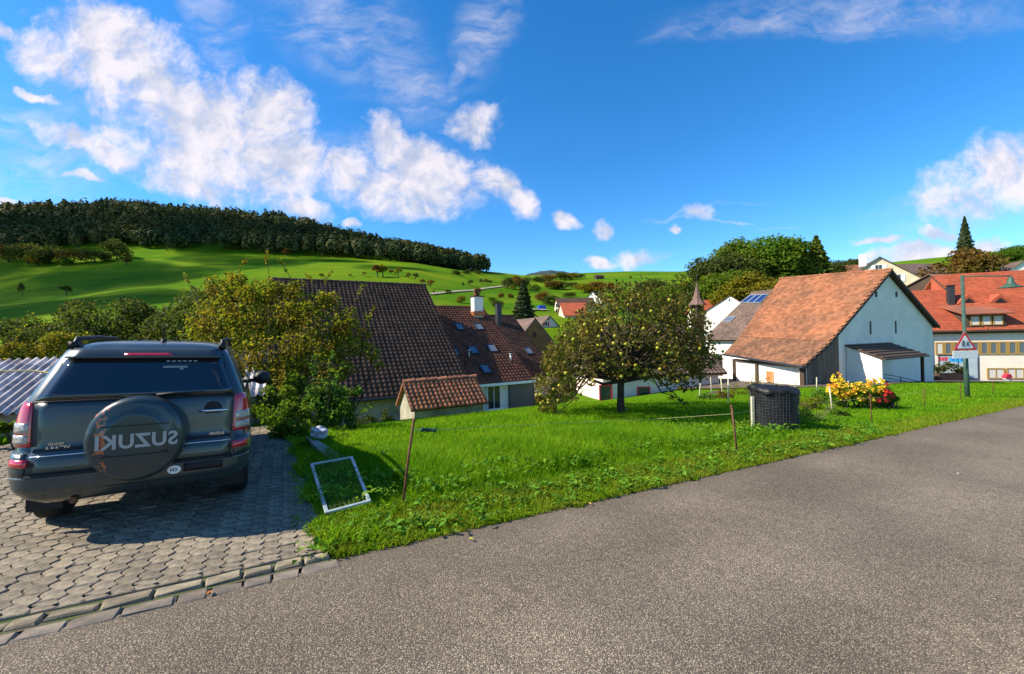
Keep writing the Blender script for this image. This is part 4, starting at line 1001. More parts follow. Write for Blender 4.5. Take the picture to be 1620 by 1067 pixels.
for i, (px, pb, pt, lb, m) in enumerate(orch):
    tree_px('fruit_tree', lb, 'bush' if 'bush' in lb else 'orchard', px, pb, pt, m, 1.15 if 'cypress' not in lb and 'thin' not in lb else .5, i % 4, GO)
# hedges and shrubs on the slopes
GH = 'shrubs on the valley slopes'
shr = [(15, 415, 385, 'autumn-brown tree group at the left edge below the forest', m_leaf_autumn, 1.5), (45, 418, 383, 'brownish round tree in the hedge below the forest', m_leaf_dark, 1.4), (80, 418, 388, 'dark tree in the middle of the left hedge', m_leaf_dark, 1.5),
       (60, 420, 398, 'olive bush in front of the left hedge', m_leaf_yellow, 1.5), (115, 418, 392, 'autumn-tinted bush in the left hedge', m_leaf_autumn, 1.4), (100, 421, 407, 'low green bush in front of the left hedge', m_leaf_green, 1.6), (150, 416, 394, 'long green bush at the right of the left hedge', m_leaf_dark, 1.9),
       (185, 410, 377, 'tall dark tree ending the left hedge', m_leaf_dark, 1.1), (182, 500, 455, 'big dark bush alone on the left meadow', m_leaf_dark, 1.0),
       (15, 525, 497, 'brownish scrub at the left edge above the shed roof', m_leaf_dark, 1.5), (80, 525, 500, 'small dark scrub above the shed roof', m_leaf_dark, 1.0), (195, 530, 510, 'olive scrub above the car roof', m_leaf_dark, 1.5),
       (245, 530, 516, 'dark scrub behind the car antenna', m_leaf_dark, 1.6), (280, 520, 492, 'dark shrub below the left hillside', m_leaf_dark, 1.2), (312, 512, 468, 'tall dark tree left of the yellowing bush', m_leaf_dark, 1.0),
       (345, 505, 452, 'dark green tree behind the top of the yellowing bush', m_leaf_dark, 1.0), (395, 495, 433, 'round autumn-tipped tree left of the dark ridge', m_leaf_dark, 1.1),
       (722, 435, 427, 'left part of the low hedge under the forest tip', m_leaf_dark, 2.2), (740, 434, 427, 'middle of the low hedge under the forest tip', m_leaf_dark, 2.2), (755, 434, 427, 'right end of the low hedge under the forest tip', m_leaf_dark, 2.0),
       (803, 457, 438, 'autumn tree left of the broad brown thicket', m_leaf_dark, 1.0), (815, 458, 435, 'broad brown thicket above the tall fir', m_leaf_autumn, 1.2), (832, 458, 437, 'grey-brown thicket behind the fir top', m_leaf_dark, 1.2),
       (852, 447, 437, 'left bush of the upper hedge on the far slope', m_leaf_dark, 1.6), (868, 445, 434, 'second bush of the upper hedge on the far slope', m_leaf_autumn, 1.7), (886, 443, 431, 'third bush of the upper hedge on the far slope', m_leaf_dark, 1.7),
       (904, 443, 431, 'fourth bush of the upper hedge on the far slope', m_leaf_yellow, 1.7), (918, 441, 433, 'last bush of the upper hedge near the small field barn', m_leaf_dark, 1.5), (874, 458, 444, 'brown bush of the lower hedge on the far slope', m_leaf_autumn, 1.5),
       (890, 458, 445, 'green bush of the lower hedge on the far slope', m_leaf_dark, 1.6), (905, 456, 446, 'grey bush of the lower hedge on the far slope', m_leaf_dark, 1.6), (925, 464, 447, 'olive thicket above the far village roofs', m_leaf_yellow, 1.5), (945, 462, 445, 'russet thicket above the far village roofs', m_leaf_autumn, 1.5),
       (962, 462, 446, 'russet bush behind the apple tree top', m_leaf_autumn, 1.3), (860, 478, 460, 'russet tree above the blue tent', m_leaf_autumn, 1.0), (873, 484, 466, 'dark tree right of the blue tent', m_leaf_dark, 1.1), (900, 471, 462, 'dark bush behind the far dark roof', m_leaf_dark, 1.5), (845, 462, 449, 'green tree right of the fir tip', m_leaf_green, 1.0)]
for i, (px, pb, pt, lb, m, wd) in enumerate(shr):
    dp = None
    if pb >= 495 and px < 420: dp = np.interp(px, [0, 420], [60, 55])
    tree_px('shrub', lb, 'scrub' if dp else 'bush', px, pb, pt, m, wd * (1.25 if px > 840 else .85), i % 4, GH, depth=dp, cat='bush')

# tall fir, village trees, conifers
tree_px('fir_tree', 'tall dark fir rising behind the house roofs', 'conifer', 829, 505, 444, m_needle, 1.45, 1, depth=70)
GV = 'trees on the village hill'
vill = [('broadleaf_tree', 'dark left tree of the big clump behind the church turret', 'broad', 1135, 475, 398, m_leaf_dark, 1.0, 72), ('broadleaf_tree', 'mid-green tree of the big clump above the white gable house', 'broad', 1172, 475, 384, m_leaf_mid, 1.05, 76),
        ('broadleaf_tree', 'tallest bright green tree of the big clump above the solar panels', 'broad', 1226, 475, 368, m_leaf_green, .98, 74), ('broadleaf_tree', 'olive right-hand tree of the big clump', 'broad', 1262, 470, 396, m_leaf_mid, .8, 72),
        ('broadleaf_tree', 'low yellowish tree in front of the big clump', 'broad', 1190, 478, 436, m_leaf_yellow, 1.3, 62), ('broadleaf_tree', 'low green tree before the clump by the white gable', 'broad', 1160, 478, 420, m_leaf_mid, 1.0, 66),
        ('broadleaf_tree', 'yellowish tree by the church spire', 'broad', 1092, 480, 442, m_leaf_yellow, 1.1, 90), ('fir_tree', 'light green pointed conifer right of the big tree clump', 'conifer', 1293, 470, 374, m_needle_light, 1.5, 70),
        ('broadleaf_tree', 'dark bush right of the pointed conifer', 'broad', 1312, 460, 408, m_leaf_dark, .9, 80),
        ('fir_tree', 'dark tall spruce standing on the skyline at the right', 'conifer', 1528, 440, 343, m_needle, .85, 105), ('broadleaf_tree', 'wide russet tree below the skyline spruce', 'bush', 1522, 447, 391, m_leaf_autumn, 1.15, 80),
        ('broadleaf_tree', 'bright green tree at the upper right edge', 'broad', 1608, 445, 385, m_leaf_green, 1.1, 84), ('broadleaf_tree', 'green tree right of the russet one', 'broad', 1574, 445, 399, m_leaf_mid, 1.0, 86),
        ('broadleaf_tree', 'small dark tree on the skyline left of the cream house', 'broad', 1345, 435, 411, m_leaf_dark, 1.2, 110),
        ('broadleaf_tree', 'dark tree peeking over the apple tree\'s right shoulder', 'broad', 1060, 490, 446, m_leaf_mid, 1.1, 80), ('broadleaf_tree', 'dark tree behind the apple tree\'s top', 'broad', 1030, 485, 440, m_leaf_dark, 1.2, 90)]
for i, (nm, lb, kd, px, pb, pt, m, wd, dp) in enumerate(vill): tree_px(nm, lb, kd, px, pb, pt, m, wd, i % 3, GV, dp)

# forest on the hill: one far wood
def forest():
    rg = np.random.default_rng(77); pts = []
    tries = 0
    while len(pts) < 2600 and tries < 60000:
        tries += 1
        q = rg.uniform(TQ[0], -.055) if len(pts) % 7 else rg.uniform(-.26, -.058); y = rg.uniform(330, 600)
        edge = np.interp(q, [-2, -1.25, -.94, -.57, -.385, -.23, -.10, -.06], [352, 352, 368, 366, 372, 378, 400, 430])
        if y < edge + rg.normal(0, 3) or y > np.interp(q, [-.3, -.06], [585, 470]): continue
        x = q * y
        if rg.random() > .8 and y > 470: continue
        pts.append((x, y))
    pts = np.array(pts); z = terrain(pts[:, 0], pts[:, 1])
    parts = []
    for (x, y), zz in zip(pts, z):
        q = x / y; h = rg.uniform(13, 19) * np.interp(q, [-.25, -.07], [1.05, .95]); rx = rg.uniform(3.8, 6.2); con = rg.random() < .16
        n = 120
        if con:
            t = rg.uniform(0, 1, n); a = rg.uniform(0, 6.28, n); r = 3.4 * (1 - t) + .2
            pos = np.stack([r * np.cos(a), r * np.sin(a), h * (.25 + .85 * t)], 1); o = np.stack([np.cos(a), np.sin(a), np.full(n, .5)], 1)
        else:
            d = rg.normal(size=(n, 3)); d[:, 2] = np.abs(d[:, 2]) * 1.15 - .5; d /= np.linalg.norm(d, axis=1, keepdims=True)
            lum = 1 + .16 * np.sin(d[:, 0] * 5 + x) * np.sin(d[:, 1] * 5 + y) + .1 * np.sin(d[:, 2] * 7)
            pos = d * lum[:, None] * np.array([rx, rx, h * .52]) + np.array([0, 0, h * .5]); o = d
        o = o / np.linalg.norm(o, axis=1, keepdims=True)
        parts.append(leaf_arrays(pos + np.array([x, y, zz]), 2.3, o, .72, rg, wr=.9, fold=.05))
        # a stem
    V, Fc = merge(parts)
    o = link('forest', np_mesh('forest', V, Fc), m_forest); tag(o, 'dark mixed forest covering the long hill on the left', 'forest', None, 'stuff')
forest()
def distant_hill():
    V = []; Y = 2600
    xs = np.linspace(-300, 900, 90)
    for x in xs:
        px = CX + x / Y * F; t = (x + 0) / 1000
        crest = 428 + 9 * abs((px - 872) / 60) ** 1.6 if px > 872 else 428 + 8 * abs((px - 872) / 42) ** 1.6
        crest += math.sin(x * .09) * .35 + random.uniform(-.3, .3)
        z = P(px, crest, Y).z
        V += [(x, Y, -100), (x, Y, z), (x, Y + 500, z * .6 - 100), (x, Y + 501, -100)]
    idx = np.arange(len(V)).reshape(len(xs), 4)
    Fc = np.stack([idx[:-1, :-1], idx[1:, :-1], idx[1:, 1:], idx[:-1, 1:]], -1).reshape(-1, 4)
    tag(link('distant_hill', np_mesh('distant_hill', V, Fc), mat('distant_wood', (.045, .065, .06), (.03, .05, .05), scale=.02, rough=1, bump=.5, bscale=.03, dist=8)), 'far wooded hill on the skyline above the valley', None, None, 'structure')
distant_hill()

# unseen cloud lumps, added out of view only to shade the left hillside
def shade_cloud_mat():
    m = mat('shade_cloud_white', (.9, .9, .92), rough=1, spec=0); t = m.node_tree; b = t.nodes['Principled BSDF']; b.inputs['Alpha'].default_value = .38
    return m
def shade_cloud():
    rg = np.random.default_rng(9); tg = [(60, 455, 60), (-60, 420, 70), (180, 430, 55), (120, 370, 75), (280, 372, 70), (330, 400, 42), (420, 385, 60), (520, 395, 48), (440, 414, 30), (540, 414, 26), (600, 405, 34), (0, 500, 40), (620, 424, 16), (230, 470, 26)]
    V = []; Fs = []; c0 = None
    for px, py, r in tg:
        g = ground_hit(px, py, 60); c = g + sun_dir * (640 + rg.uniform(-20, 20)); c0 = c0 or c.copy()
        for k in range(5):
            bm = bmesh.new(); bmesh.ops.create_icosphere(bm, subdivisions=3, radius=1); off = Vector(rg.normal(0, .42, 3)) * r; rr = r * rg.uniform(.45, .75)
            b = len(V)
            for v in bm.verts:
                f = 1 + .12 * math.sin(v.co.x * 5 + k) * math.sin(v.co.y * 6 + px) + .06 * math.sin(v.co.z * 11 + k); V.append(tuple(c - c0 + Vector((off.x, off.y, off.z * .4)) + Vector((v.co.x * rr, v.co.y * rr, v.co.z * rr * .6)) * f))
            Fs += [tuple(b + q.index for q in fc.verts) for fc in bm.faces]; bm.free()
    o = link('shade_cloud', np_mesh('shade_cloud', V, np.array(Fs), True), shade_cloud_mat()); o.location = c0
    tag(o, 'white clouds out of view, added to shade the left hillside', 'shade_cloud', None, 'stuff')
shade_cloud()
# gravel path across the meadow, blue tent, small field barn
def path(name, label, pix, w):
    V = []
    pts = [ground_hit(px, py, 45) for px, py in pix]
    full = []
    for a, b in zip(pts[:-1], pts[1:]):
        for k in range(12): full.append(a.lerp(b, k / 12))
    for i, p in enumerate(full):
        t = full[min(i + 1, len(full) - 1)] - full[max(i - 1, 0)]; t.z = 0; t.normalize(); s = Vector((-t.y, t.x, 0)) * w / 2
        for q in (p - s, p + s): V.append((q.x, q.y, tz(q.x, q.y) + .45))
    idx = np.arange(len(V)).reshape(-1, 2)
    Fc = np.stack([idx[:-1, 0], idx[1:, 0], idx[1:, 1], idx[:-1, 1]], -1)
    tag(link(name, np_mesh(name, V, Fc, True), mat('gravel', (.30, .27, .20), (.24, .21, .15), scale=.5, rough=1)), label, None, None, 'structure')
path('path', 'pale gravel path crossing the far meadow', [(680, 467), (705, 464), (740, 461), (765, 457.5), (790, 454.5), (806, 453)], 3.0)
path('lane', 'village lane in the valley by the blue tent', [(838, 492), (850, 491), (866, 493)], 3.0)
b = ground_hit(857, 491, 45)
t = empty('tent', b, .3, 'small bright blue tent in the valley beside the fir', 'tent'); m_blue = mat('tarp_blue', (.01, .08, .55), rough=.5)
s = b.y / 650
MB().prism([(-6 * s, -3 * s, -.3), (6 * s, -3 * s, -.3), (6.3 * s, -3 * s, 4.5 * s), (-6.3 * s, -3 * s, 4.5 * s)], (0, 6 * s, 0)).build('wall', m_blue, t)
MB().prism([(-6.6 * s, -3.3 * s, 4.5 * s + .01), (6.6 * s, -3.3 * s, 4.5 * s + .01), (4 * s, -3.3 * s, 7 * s), (-4 * s, -3.3 * s, 7 * s)], (0, 6.6 * s, 0)).build('roof', m_blue, t)
b = ground_hit(941, 442, 60)
House('field_barn', 'tiny dark barn on the far green slope', b, R(10), 9, 4, 4, b.z + 4.5, b.z + 2.4, b.z + 2.4, b.z - .3, m_brown, m_tile_dark, None, cat='barn')

# ------------------------------------------------------------------ apple tree with its fruit
def apple_tree():
    rg = np.random.default_rng(5); b = ground_hit(983, 656, 6, 40); s = b.y / 650
    root = empty('apple_tree', (b.x, b.y, b.z - .02), 0, 'apple tree full of yellow apples in the middle of the lawn', 'tree')
    # crown clumps from the shape the photo shows (offsets in metres)
    lob = [(0, 190, 34), (-25, 175, 34), (28, 178, 36), (62, 150, 38), (95, 128, 34), (-60, 145, 38), (-85, 115, 36), (-110, 80, 30), (-128, 50, 24), (-95, 98, 30), (-72, 128, 34), (-100, 70, 26), (-122, 20, 18), (-130, 4, 13), (-108, 10, 12), (-135, 30, 15), (-105, 36, 22), (0, 130, 44), (40, 118, 42), (-38, 112, 42), (80, 92, 38), (112, 85, 28), (125, 62, 20), (60, 65, 28), (-70, 70, 32), (100, 52, 20), (-80, 40, 18), (20, 80, 30), (-20, 78, 28), (92, 24, 10), (78, 110, 34), (100, 155, 26), (112, 130, 26), (118, 105, 24), (122, 80, 22), (90, 170, 22), (128, 100, 16), (-95, 60, 24), (-60, 95, 34), (45, 95, 34), (-40, 150, 30), (55, 172, 24), (-112, 98, 20)]
    C = []; rr = []
    for x, z, r in lob:
        for dy in (-.8, -.25, .35, .85):
            wdt = max(0.15, 1 - (abs(x) / 150) ** 2) ** .5
            C.append((x * s * .97, dy * 1.75 * wdt * (1 if r > 22 else .35) + rg.normal(0, .1), z * s + rg.normal(0, .05))); rr.append(r * s * (.62 if r > 15 else .5))
    C = np.array(C); rr = np.array(rr)
    n = 12500; w = rr ** 2 / (rr ** 2).sum(); k = rg.choice(len(C), n, p=w)
    dl = rg.normal(size=(n, 3)); dl /= np.linalg.norm(dl, axis=1, keepdims=True)
    pos = C[k] + dl * (rr[k] * rg.uniform(.2, 1.05, n) ** .55)[:, None]
    out = dl * .5 + np.array([0, 0, .5]); out /= np.linalg.norm(out, axis=1, keepdims=True)
    V, Fc = leaf_arrays(pos, .092, out, .35, rg, wr=.58)
    link('crown', np_mesh('crown', V, Fc), m_leaf_apple, root)
    mb = MB(); ht = 62 * s
    mb.tube([(0, 0, -.15), (-.01, 0, ht * .3), (.0, .0, ht * .7), (.02, 0, ht)], [.125, .092, .082, .085], 10)
    for i in range(len(C)):
        e = Vector(C[i]); 
        if i % 2: continue
        st = Vector((.02, 0, ht * rg.uniform(.85, 1.0))); d = (e - st).length; mid = st.lerp(e, .55) + Vector((0, 0, .26 * d if e.z < 90 * s else .06 * d))
        mb.tube([st, st.lerp(mid, .5) + Vector(rg.normal(0, .04, 3)) * d, mid, mid.lerp(e, .55) + Vector(rg.normal(0, .04, 3)) * d, e], [.055, .04, .026, .016, .006], 5, False)
        for q in range(4):
            a = mid.lerp(e, rg.uniform(.2, 1)); mb.tube([a, a + Vector(rg.normal(0, .13, 3)), a + Vector(rg.normal(0, .22, 3))], [.009, .006, .003], 4, False)
    mb.build('trunk', m_bark, root, True)
    m_apple = mat('apple_yellow', (.42, .30, .015), (.26, .27, .02), scale=9, rough=.35, spec=.4, objr=.12)
    prof = [(.001, -.034), (.018, -.036), (.032, -.022), (.038, 0), (.034, .02), (.02, .033), (.008, .028), (.001, .022)]
    am = MB().lathe(prof, 10); me = bpy.data.meshes.new('apple'); me.from_pydata(am.v, [], am.f); me.materials.append(m_apple)
    for p in me.polygons: p.use_smooth = True
    for i in range(260):
        kk = rg.choice(len(C), p=w); d = rg.normal(size=3); d /= np.linalg.norm(d)
        if d[1] > .2: d[1] = -d[1]
        p = C[kk] + d * rr[kk] * rg.uniform(.75, 1.08)
        o = bpy.data.objects.new('apple', me); col.objects.link(o); o.parent = root; o.location = p; f = rg.uniform(.85, 1.15); o.scale = (f, f, f); o.rotation_euler = rg.normal(0, .4, 3)
    # windfall apples in the grass
    for j, (px, py, lb) in enumerate(((989, 654, 'yellow windfall apple lying at the foot of the apple tree trunk'), (940, 800, 'fallen yellow leaf-like apple at the road edge'))):
        if j: continue
        p = ground_hit(px, py, 4, 30); o = bpy.data.objects.new('apple', me); col.objects.link(o); o.location = (p.x, p.y, p.z + .07); o.scale = (1.5, 1.5, 1.5)
        tag(o, lb, 'apple')
apple_tree()

# ------------------------------------------------------------------ yellowing bush and shrubs left of the lawn
def leafy(name, label, blobs_, n, size, m, seed, stems=14, cat='bush', sprigs=0, group=None, squash=1.0):
    """blobs: photo px, py, radius px, depth"""
    rg = np.random.default_rng(seed)
    C = np.array([P(px, py, d)[:] for px, py, r, d in blobs_]); rr = np.array([r * d / F for px, py, r, d in blobs_])
    base = Vector(C[:, :2].mean(0)[:].tolist() + [0]); base.z = tz(base.x, base.y)
    root = empty(name, base, 0, label, cat, group); Cl = C - np.array(base)
    w = rr ** 2 / (rr ** 2).sum(); k = rg.choice(len(C), n, p=w)
    sub = rg.normal(size=(len(C), 9, 3)); sub /= np.linalg.norm(sub, axis=2, keepdims=True); j = rg.integers(0, 9, n)
    sc = Cl[k] + sub[k, j] * (rr[k] * .62)[:, None]
    dl = rg.normal(size=(n, 3)); dl /= np.linalg.norm(dl, axis=1, keepdims=True)
    pos = sc + dl * (rr[k] * .46 * rg.uniform(.1, 1.1, n) ** .5)[:, None]
    pos[:, 2] = np.maximum(pos[:, 2], terrain(pos[:, 0] + base.x, pos[:, 1] + base.y) - base.z + .02)
    out = dl * .4 + np.array([0, -.1, .55]); out /= np.linalg.norm(out, axis=1, keepdims=True)
    parts = [leaf_arrays(pos, size, out, .4, rg)]
    mb = MB()
    for i in range(stems):
        c = Vector(Cl[i % len(Cl)]); s0 = Vector((c.x * .6 + rg.normal(0, .12), c.y * .6 + rg.normal(0, .12), 0)); s0.z = tz(s0.x + base.x, s0.y + base.y) - base.z - .1
        md = s0.lerp(c, .5) + Vector((rg.normal(0, .1), rg.normal(0, .1), .1)); e = c + Vector(rg.normal(0, .35, 3)) * float(rr[i % len(Cl)])
        mb.tube([s0, md, c, e], [.022, .016, .01, .004], 5, False)
    for i in range(sprigs):
        kk = rg.integers(0, len(Cl)); c = Vector(Cl[kk]); ang = rg.uniform(-.6, 1.0); ln = rg.uniform(.4, 1.0); r = float(rr[kk])
        e = c + Vector((rg.normal(0, .5), rg.normal(0, .3), .8 + rg.uniform(0, .5))).normalized() * (r + ln); md = c.lerp(e, .6) + Vector((0, 0, .1))
        mb.tube([c, md, e], [.008, .006, .003], 4, False); nl = 26; t = rg.uniform(.35, 1, nl)
        pp = np.array([(c.lerp(md, x * 2) if x < .5 else md.lerp(e, x * 2 - 1))[:] for x in t]) + rg.normal(0, .03, (nl, 3)); parts.append(leaf_arrays(pp, size, None, .3, rg))
    V, Fc = merge(parts)
    link('foliage', np_mesh('foliage', V, Fc), m, root); mb.build('stem', m_bark, root, True)
    return root
leafy('shrub', 'large loose shrub with yellowing leaves right of the car', [(345, 480, 36, 10.5), (385, 470, 36, 10.5), (330, 520, 38, 10), (385, 525, 48, 10), (440, 500, 48, 10.5), (485, 515, 42, 10.5), (430, 560, 52, 9.8), (490, 565, 42, 10), (525, 545, 36, 10.5), (550, 505, 24, 10.8), (565, 545, 22, 10.6), (540, 580, 24, 10.2),
                                                                                  (470, 475, 26, 10.8), (520, 490, 28, 10.8), (400, 600, 34, 9.4), (455, 605, 36, 9.4), (505, 600, 30, 9.6), (590, 560, 14, 10.6), (575, 530, 12, 10.6), (370, 450, 22, 10.6), (470, 458, 16, 10.8), (430, 465, 24, 10.7), (340, 455, 20, 10.6), (545, 520, 22, 10.7), (600, 580, 10, 10.6), (505, 470, 14, 10.8)], 19000, .08, m_leaf_bush, 3, 30, 'bush', 16)
leafy('shrub', 'fresh green shrub with pale leaves beside the plastered house wall', [(500, 620, 22, 8.6), (535, 622, 22, 8.8), (515, 650, 28, 8.4), (548, 650, 22, 8.6), (530, 680, 26, 8.3), (555, 682, 16, 8.4), (495, 640, 18, 8.5), (560, 620, 12, 8.8)], 3200, .085, m_leaf_shrub, 4, 14, 'bush', 6)
leafy('shrub', 'dark low shrub between the plastered wall and the hut', [(590, 668, 16, 12.6), (612, 660, 14, 13), (570, 672, 14, 12)], 1200, .07, m_leaf_dark, 8, 6)
leafy('shrub', 'yellow-green bush above the corrugated roof at the left edge', [(15, 560, 20, 12.6), (55, 555, 18, 12.6), (95, 545, 24, 12.8), (120, 540, 18, 13), (-15, 565, 20, 12.5)], 2600, .085, m_leaf_bush, 9, 12, sprigs=4)
leafy('shrub', 'weedy ground plants along the right side of the car', [(420, 635, 26, 8.4), (440, 660, 28, 7.8), (470, 685, 24, 7.2), (445, 690, 18, 7.2), (490, 708, 16, 6.5), (450, 630, 24, 8.6), (478, 655, 22, 8.0), (520, 705, 14, 6.9), (545, 700, 18, 7.4), (465, 610, 20, 9.0)], 5200, .07, m_leaf_green, 10, 8)
leafy('shrub', 'low hedge plants under the corrugated roof at the left edge', [(5, 675, 12, 6.2), (-25, 672, 14, 6.2), (30, 672, 10, 6.3)], 900, .06, m_leaf_green, 12, 4)

# ------------------------------------------------------------------ the parked car
def interp(z, tab, i): 
    return float(np.interp(z, [r[0] for r in tab], [r[i] for r in tab]))
#        z    half-width rear-y front-y corner
CARTAB = [(.30, .74, .10, 3.98, .16), (.36, .83, .035, 4.06, .20), (.45, .872, .0, 4.12, .22), (.60, .885, .0, 4.14, .22), (.70, .882, .018, 4.13, .21), (.735, .872, .07, 4.10, .17), (.80, .875, .08, 4.06, .16), (.95, .872, .092, 3.95, .16),
          (1.02, .862, .10, 3.55, .16), (1.08, .848, .11, 3.15, .15), (1.13, .826, .125, 3.0, .14), (1.30, .762, .215, 2.66, .14), (1.47, .694, .315, 2.30, .14), (1.55, .655, .365, 2.08, .15), (1.60, .60, .43, 1.92, .2), (1.632, .50, .56, 1.75, .24), (1.648, .30, .80, 1.5, .2)]
def car_pt(z, s, off=0.0):
    """point on the body at height z, s metres round from the middle of the tail (s > 0 to the right)"""
    w, y0, r = interp(z, CARTAB, 1), interp(z, CARTAB, 2), interp(z, CARTAB, 4)
    a = abs(s); sg = 1 if s >= 0 else -1; st = w - r; arc = r * math.pi / 2
    if a <= st: p, n = (a, y0), (0, -1)
    elif a <= st + arc:
        t = (a - st) / r; p, n = (st + r * math.sin(t), y0 + r - r * math.cos(t)), (math.sin(t), -math.cos(t))
    else: p, n = (w, y0 + r + (a - st - arc)), (1, 0)
    return Vector((sg * (p[0] + n[0] * off), p[1] + n[1] * off, z))

def car():
    C0 = FRAME @ Vector((-1.165, 4.76, .030)); root = empty('parked_car', (0, 0, 0), 0, 'dark grey-blue off-road car with spare wheel on its tailgate', 'car')
    root.matrix_world = Matrix.Translation(C0) @ FRAME @ Matrix.Rotation(R(3.0), 4, 'Z') @ Matrix.Diagonal((.92, 1, 1, 1))
    paint = mat('car_paint', (.032, .048, .054), (.058, .070, .070), scale=2.5, contrast=(.42, .8), rough=.34, metal=.25, spec=.5, coat=.6)
    m_trim = mat('car_trim_black', (.014, .015, .017), rough=.5)
    m_cglass = mat('car_glass', (.010, .012, .016), rough=.05, spec=.8, coat=.3)
    m_lens_red = mat('lens_red', (.55, .012, .03), rough=.12, spec=.7, coat=.8)
    m_lens_clear = mat('lens_clear', (.52, .47, .44), (.22, .19, .18), scale=60, rough=.2, spec=.7, coat=.8)
    m_chrome = mat('chrome', (.75, .76, .78), rough=.18, metal=.9)
    m_tyre = mat('tyre', (.018, .018, .018), rough=.85, bump=.3, bscale=60)
    m_rim = mat('rim_alloy', (.42, .43, .45), rough=.35, metal=.8)
    # body shell
    ring = []; levels = sorted(set([r[0] for r in CARTAB] + [.40, .52, .66, .87, 1.2, 1.38, 1.51]))
    nc = 7
    for z in levels:
        w, y0, y1, r = (interp(z, CARTAB, i) for i in (1, 2, 3, 4)); pts = []
        rf = min(r * 1.6, w * .6)
        for cx, cy_, rr_, a0 in ((w - r, y0 + r, r, -90), (w - rf, y1 - rf, rf, 0), (-w + rf, y1 - rf, rf, 90), (-w + r, y0 + r, r, 180)):
            for k in range(nc):
                a = R(a0 + 90 * k / (nc - 1)); pts.append((cx + rr_ * math.cos(a), cy_ + rr_ * math.sin(a), z))
        ring.append(pts)
    mb = MB(); n = len(ring[0]); vs = [p for r_ in ring for p in r_]
    fs = [(i * n + k, i * n + (k + 1) % n, (i + 1) * n + (k + 1) % n, (i + 1) * n + k) for i in range(len(ring) - 1) for k in range(n)]
    fs.append(tuple(range(n - 1, -1, -1))); top = (len(ring) - 1) * n; fs.append(tuple(range(top, top + n))); mb.add(vs, fs)
    body = mb.build('body', paint, root, True)
    # wheel arches cut out of the shell
    cut = MB()
    for y in (.78, 3.42):
        for sx in (-1, 1): cut.lathe([(.001, 0), (.40, 0), (.40, .34), (.001, .34)], 28, (sx * .60 if sx > 0 else -.94, y, .36), 'x')
    cu = cut.build('wheel_arch_cut', m_trim); bo = body.modifiers.new('arches', 'BOOLEAN'); bo.object = cu; bo.operation = 'DIFFERENCE'; bo.solver = 'EXACT'
    dg = bpy.context.evaluated_depsgraph_get(); dg.update(); new = bpy.data.meshes.new_from_object(body.evaluated_get(dg))
    body.modifiers.clear(); body.data = new; bpy.data.objects.remove(cu, do_unlink=True)
    for p in new.polygons: p.use_smooth = True
    new.materials.clear(); new.materials.append(paint)
    # lower body inside (dark) so arches are not see-through
    MB().box((0, 2.05, .45), (1.2, 3.6, .34)).build('underbody', m_trim, root)

    def panel(name, m, s0, s1, z0, z1, off, parent=root, ns=12, nz=6, th=.0, s0t=None, s1t=None, curve=0):
        V = []; s0t = s0 if s0t is None else s0t; s1t = s1 if s1t is None else s1t
        for j in range(nz + 1):
            f = j / nz; z = z0 + (z1 - z0) * f
            for i in range(ns + 1):
                g = i / ns; s = (s0 + (s1 - s0) * g) * (1 - f) + (s0t + (s1t - s0t) * g) * f
                V.append(tuple(car_pt(z, s, off)))
        idx = np.arange(len(V)).reshape(nz + 1, ns + 1)
        Fc = np.stack([idx[:-1, :-1], idx[:-1, 1:], idx[1:, 1:], idx[1:, :-1]], -1).reshape(-1, 4)
        # skirt towards the body gives the panel an edge
        rim = list(idx[0, :]) + list(idx[1:, -1]) + list(idx[-1, -2::-1]) + list(idx[-2:0:-1, 0]); b = len(V); V2 = []
        for k in rim:
            j, i = divmod(int(k), ns + 1); f = j / nz; z = z0 + (z1 - z0) * f; g = i / ns
            s = (s0 + (s1 - s0) * g) * (1 - f) + (s0t + (s1t - s0t) * g) * f; V2.append(tuple(car_pt(z, s, -.01)))
        m_ = len(rim); F2 = [(rim[k], b + k, b + (k + 1) % m_, rim[(k + 1) % m_]) for k in range(m_)]
        me = np_mesh(name, V + V2, np.concatenate([Fc, np.array(F2)]), True)
        return link(name, me, m, parent)
    # tailgate (side hinged) with its dark shut line
    panel('shut_line', m_black, -.735, .735, .545, 1.53, .0015, ns=16, nz=18, s0t=-.63, s1t=.63)
    gate = panel('tailgate', paint, -.725, .725, .555, 1.125, .007, ns=16, nz=12, s0t=-.735, s1t=.735)
    panel('trim_strip', m_chrome, -.72, .72, .700, .707, .012, gate, 16, 1)
    gl = panel('rear_window', m_cglass, -.735, .735, 1.135, 1.475, .010, gate, 16, 6, s0t=-.60, s1t=.60)
    panel('window_seal', m_black, -.735, .735, 1.122, 1.137, .012, gate, 16, 1)
    sp = panel('spoiler', paint, -.60, .60, 1.485, 1.575, .045, ns=16, nz=4, s0t=-.55, s1t=.55)
    panel('brake_light', m_lens_red, -.19, .19, 1.505, 1.53, .052, sp, 8, 2)
    # inside glimpse: pale seat-belt labels and grille seen through the rear window
    for k in range(6): MB().box((.16 + .045 * k, .262 - .012, 1.455), (.028, .004, .012)).build('interior_slat', mat('interior_grey', (.22, .25, .28), rough=.5), gl)
    MB().box((.22, .255, 1.40), (.20, .004, .02)).box((.27, .25, 1.375), (.03, .004, .06)).build('interior_glimpse', mat('interior_grey', (.22, .25, .28)), gl)
    # tail lights, one on each corner
    for sx in (-1, 1):
        lt = panel('tail_light', m_lens_red, sx * .735, sx * 1.04, .775, 1.128, .012, root, 10, 8, s0t=sx * .745, s1t=sx * .98)
        for z0, z1 in ((.885, .965), (.80, .868)): panel('lamp_lens', m_lens_clear, sx * .755, sx * .93, z0, z1, .019, lt, 6, 3)
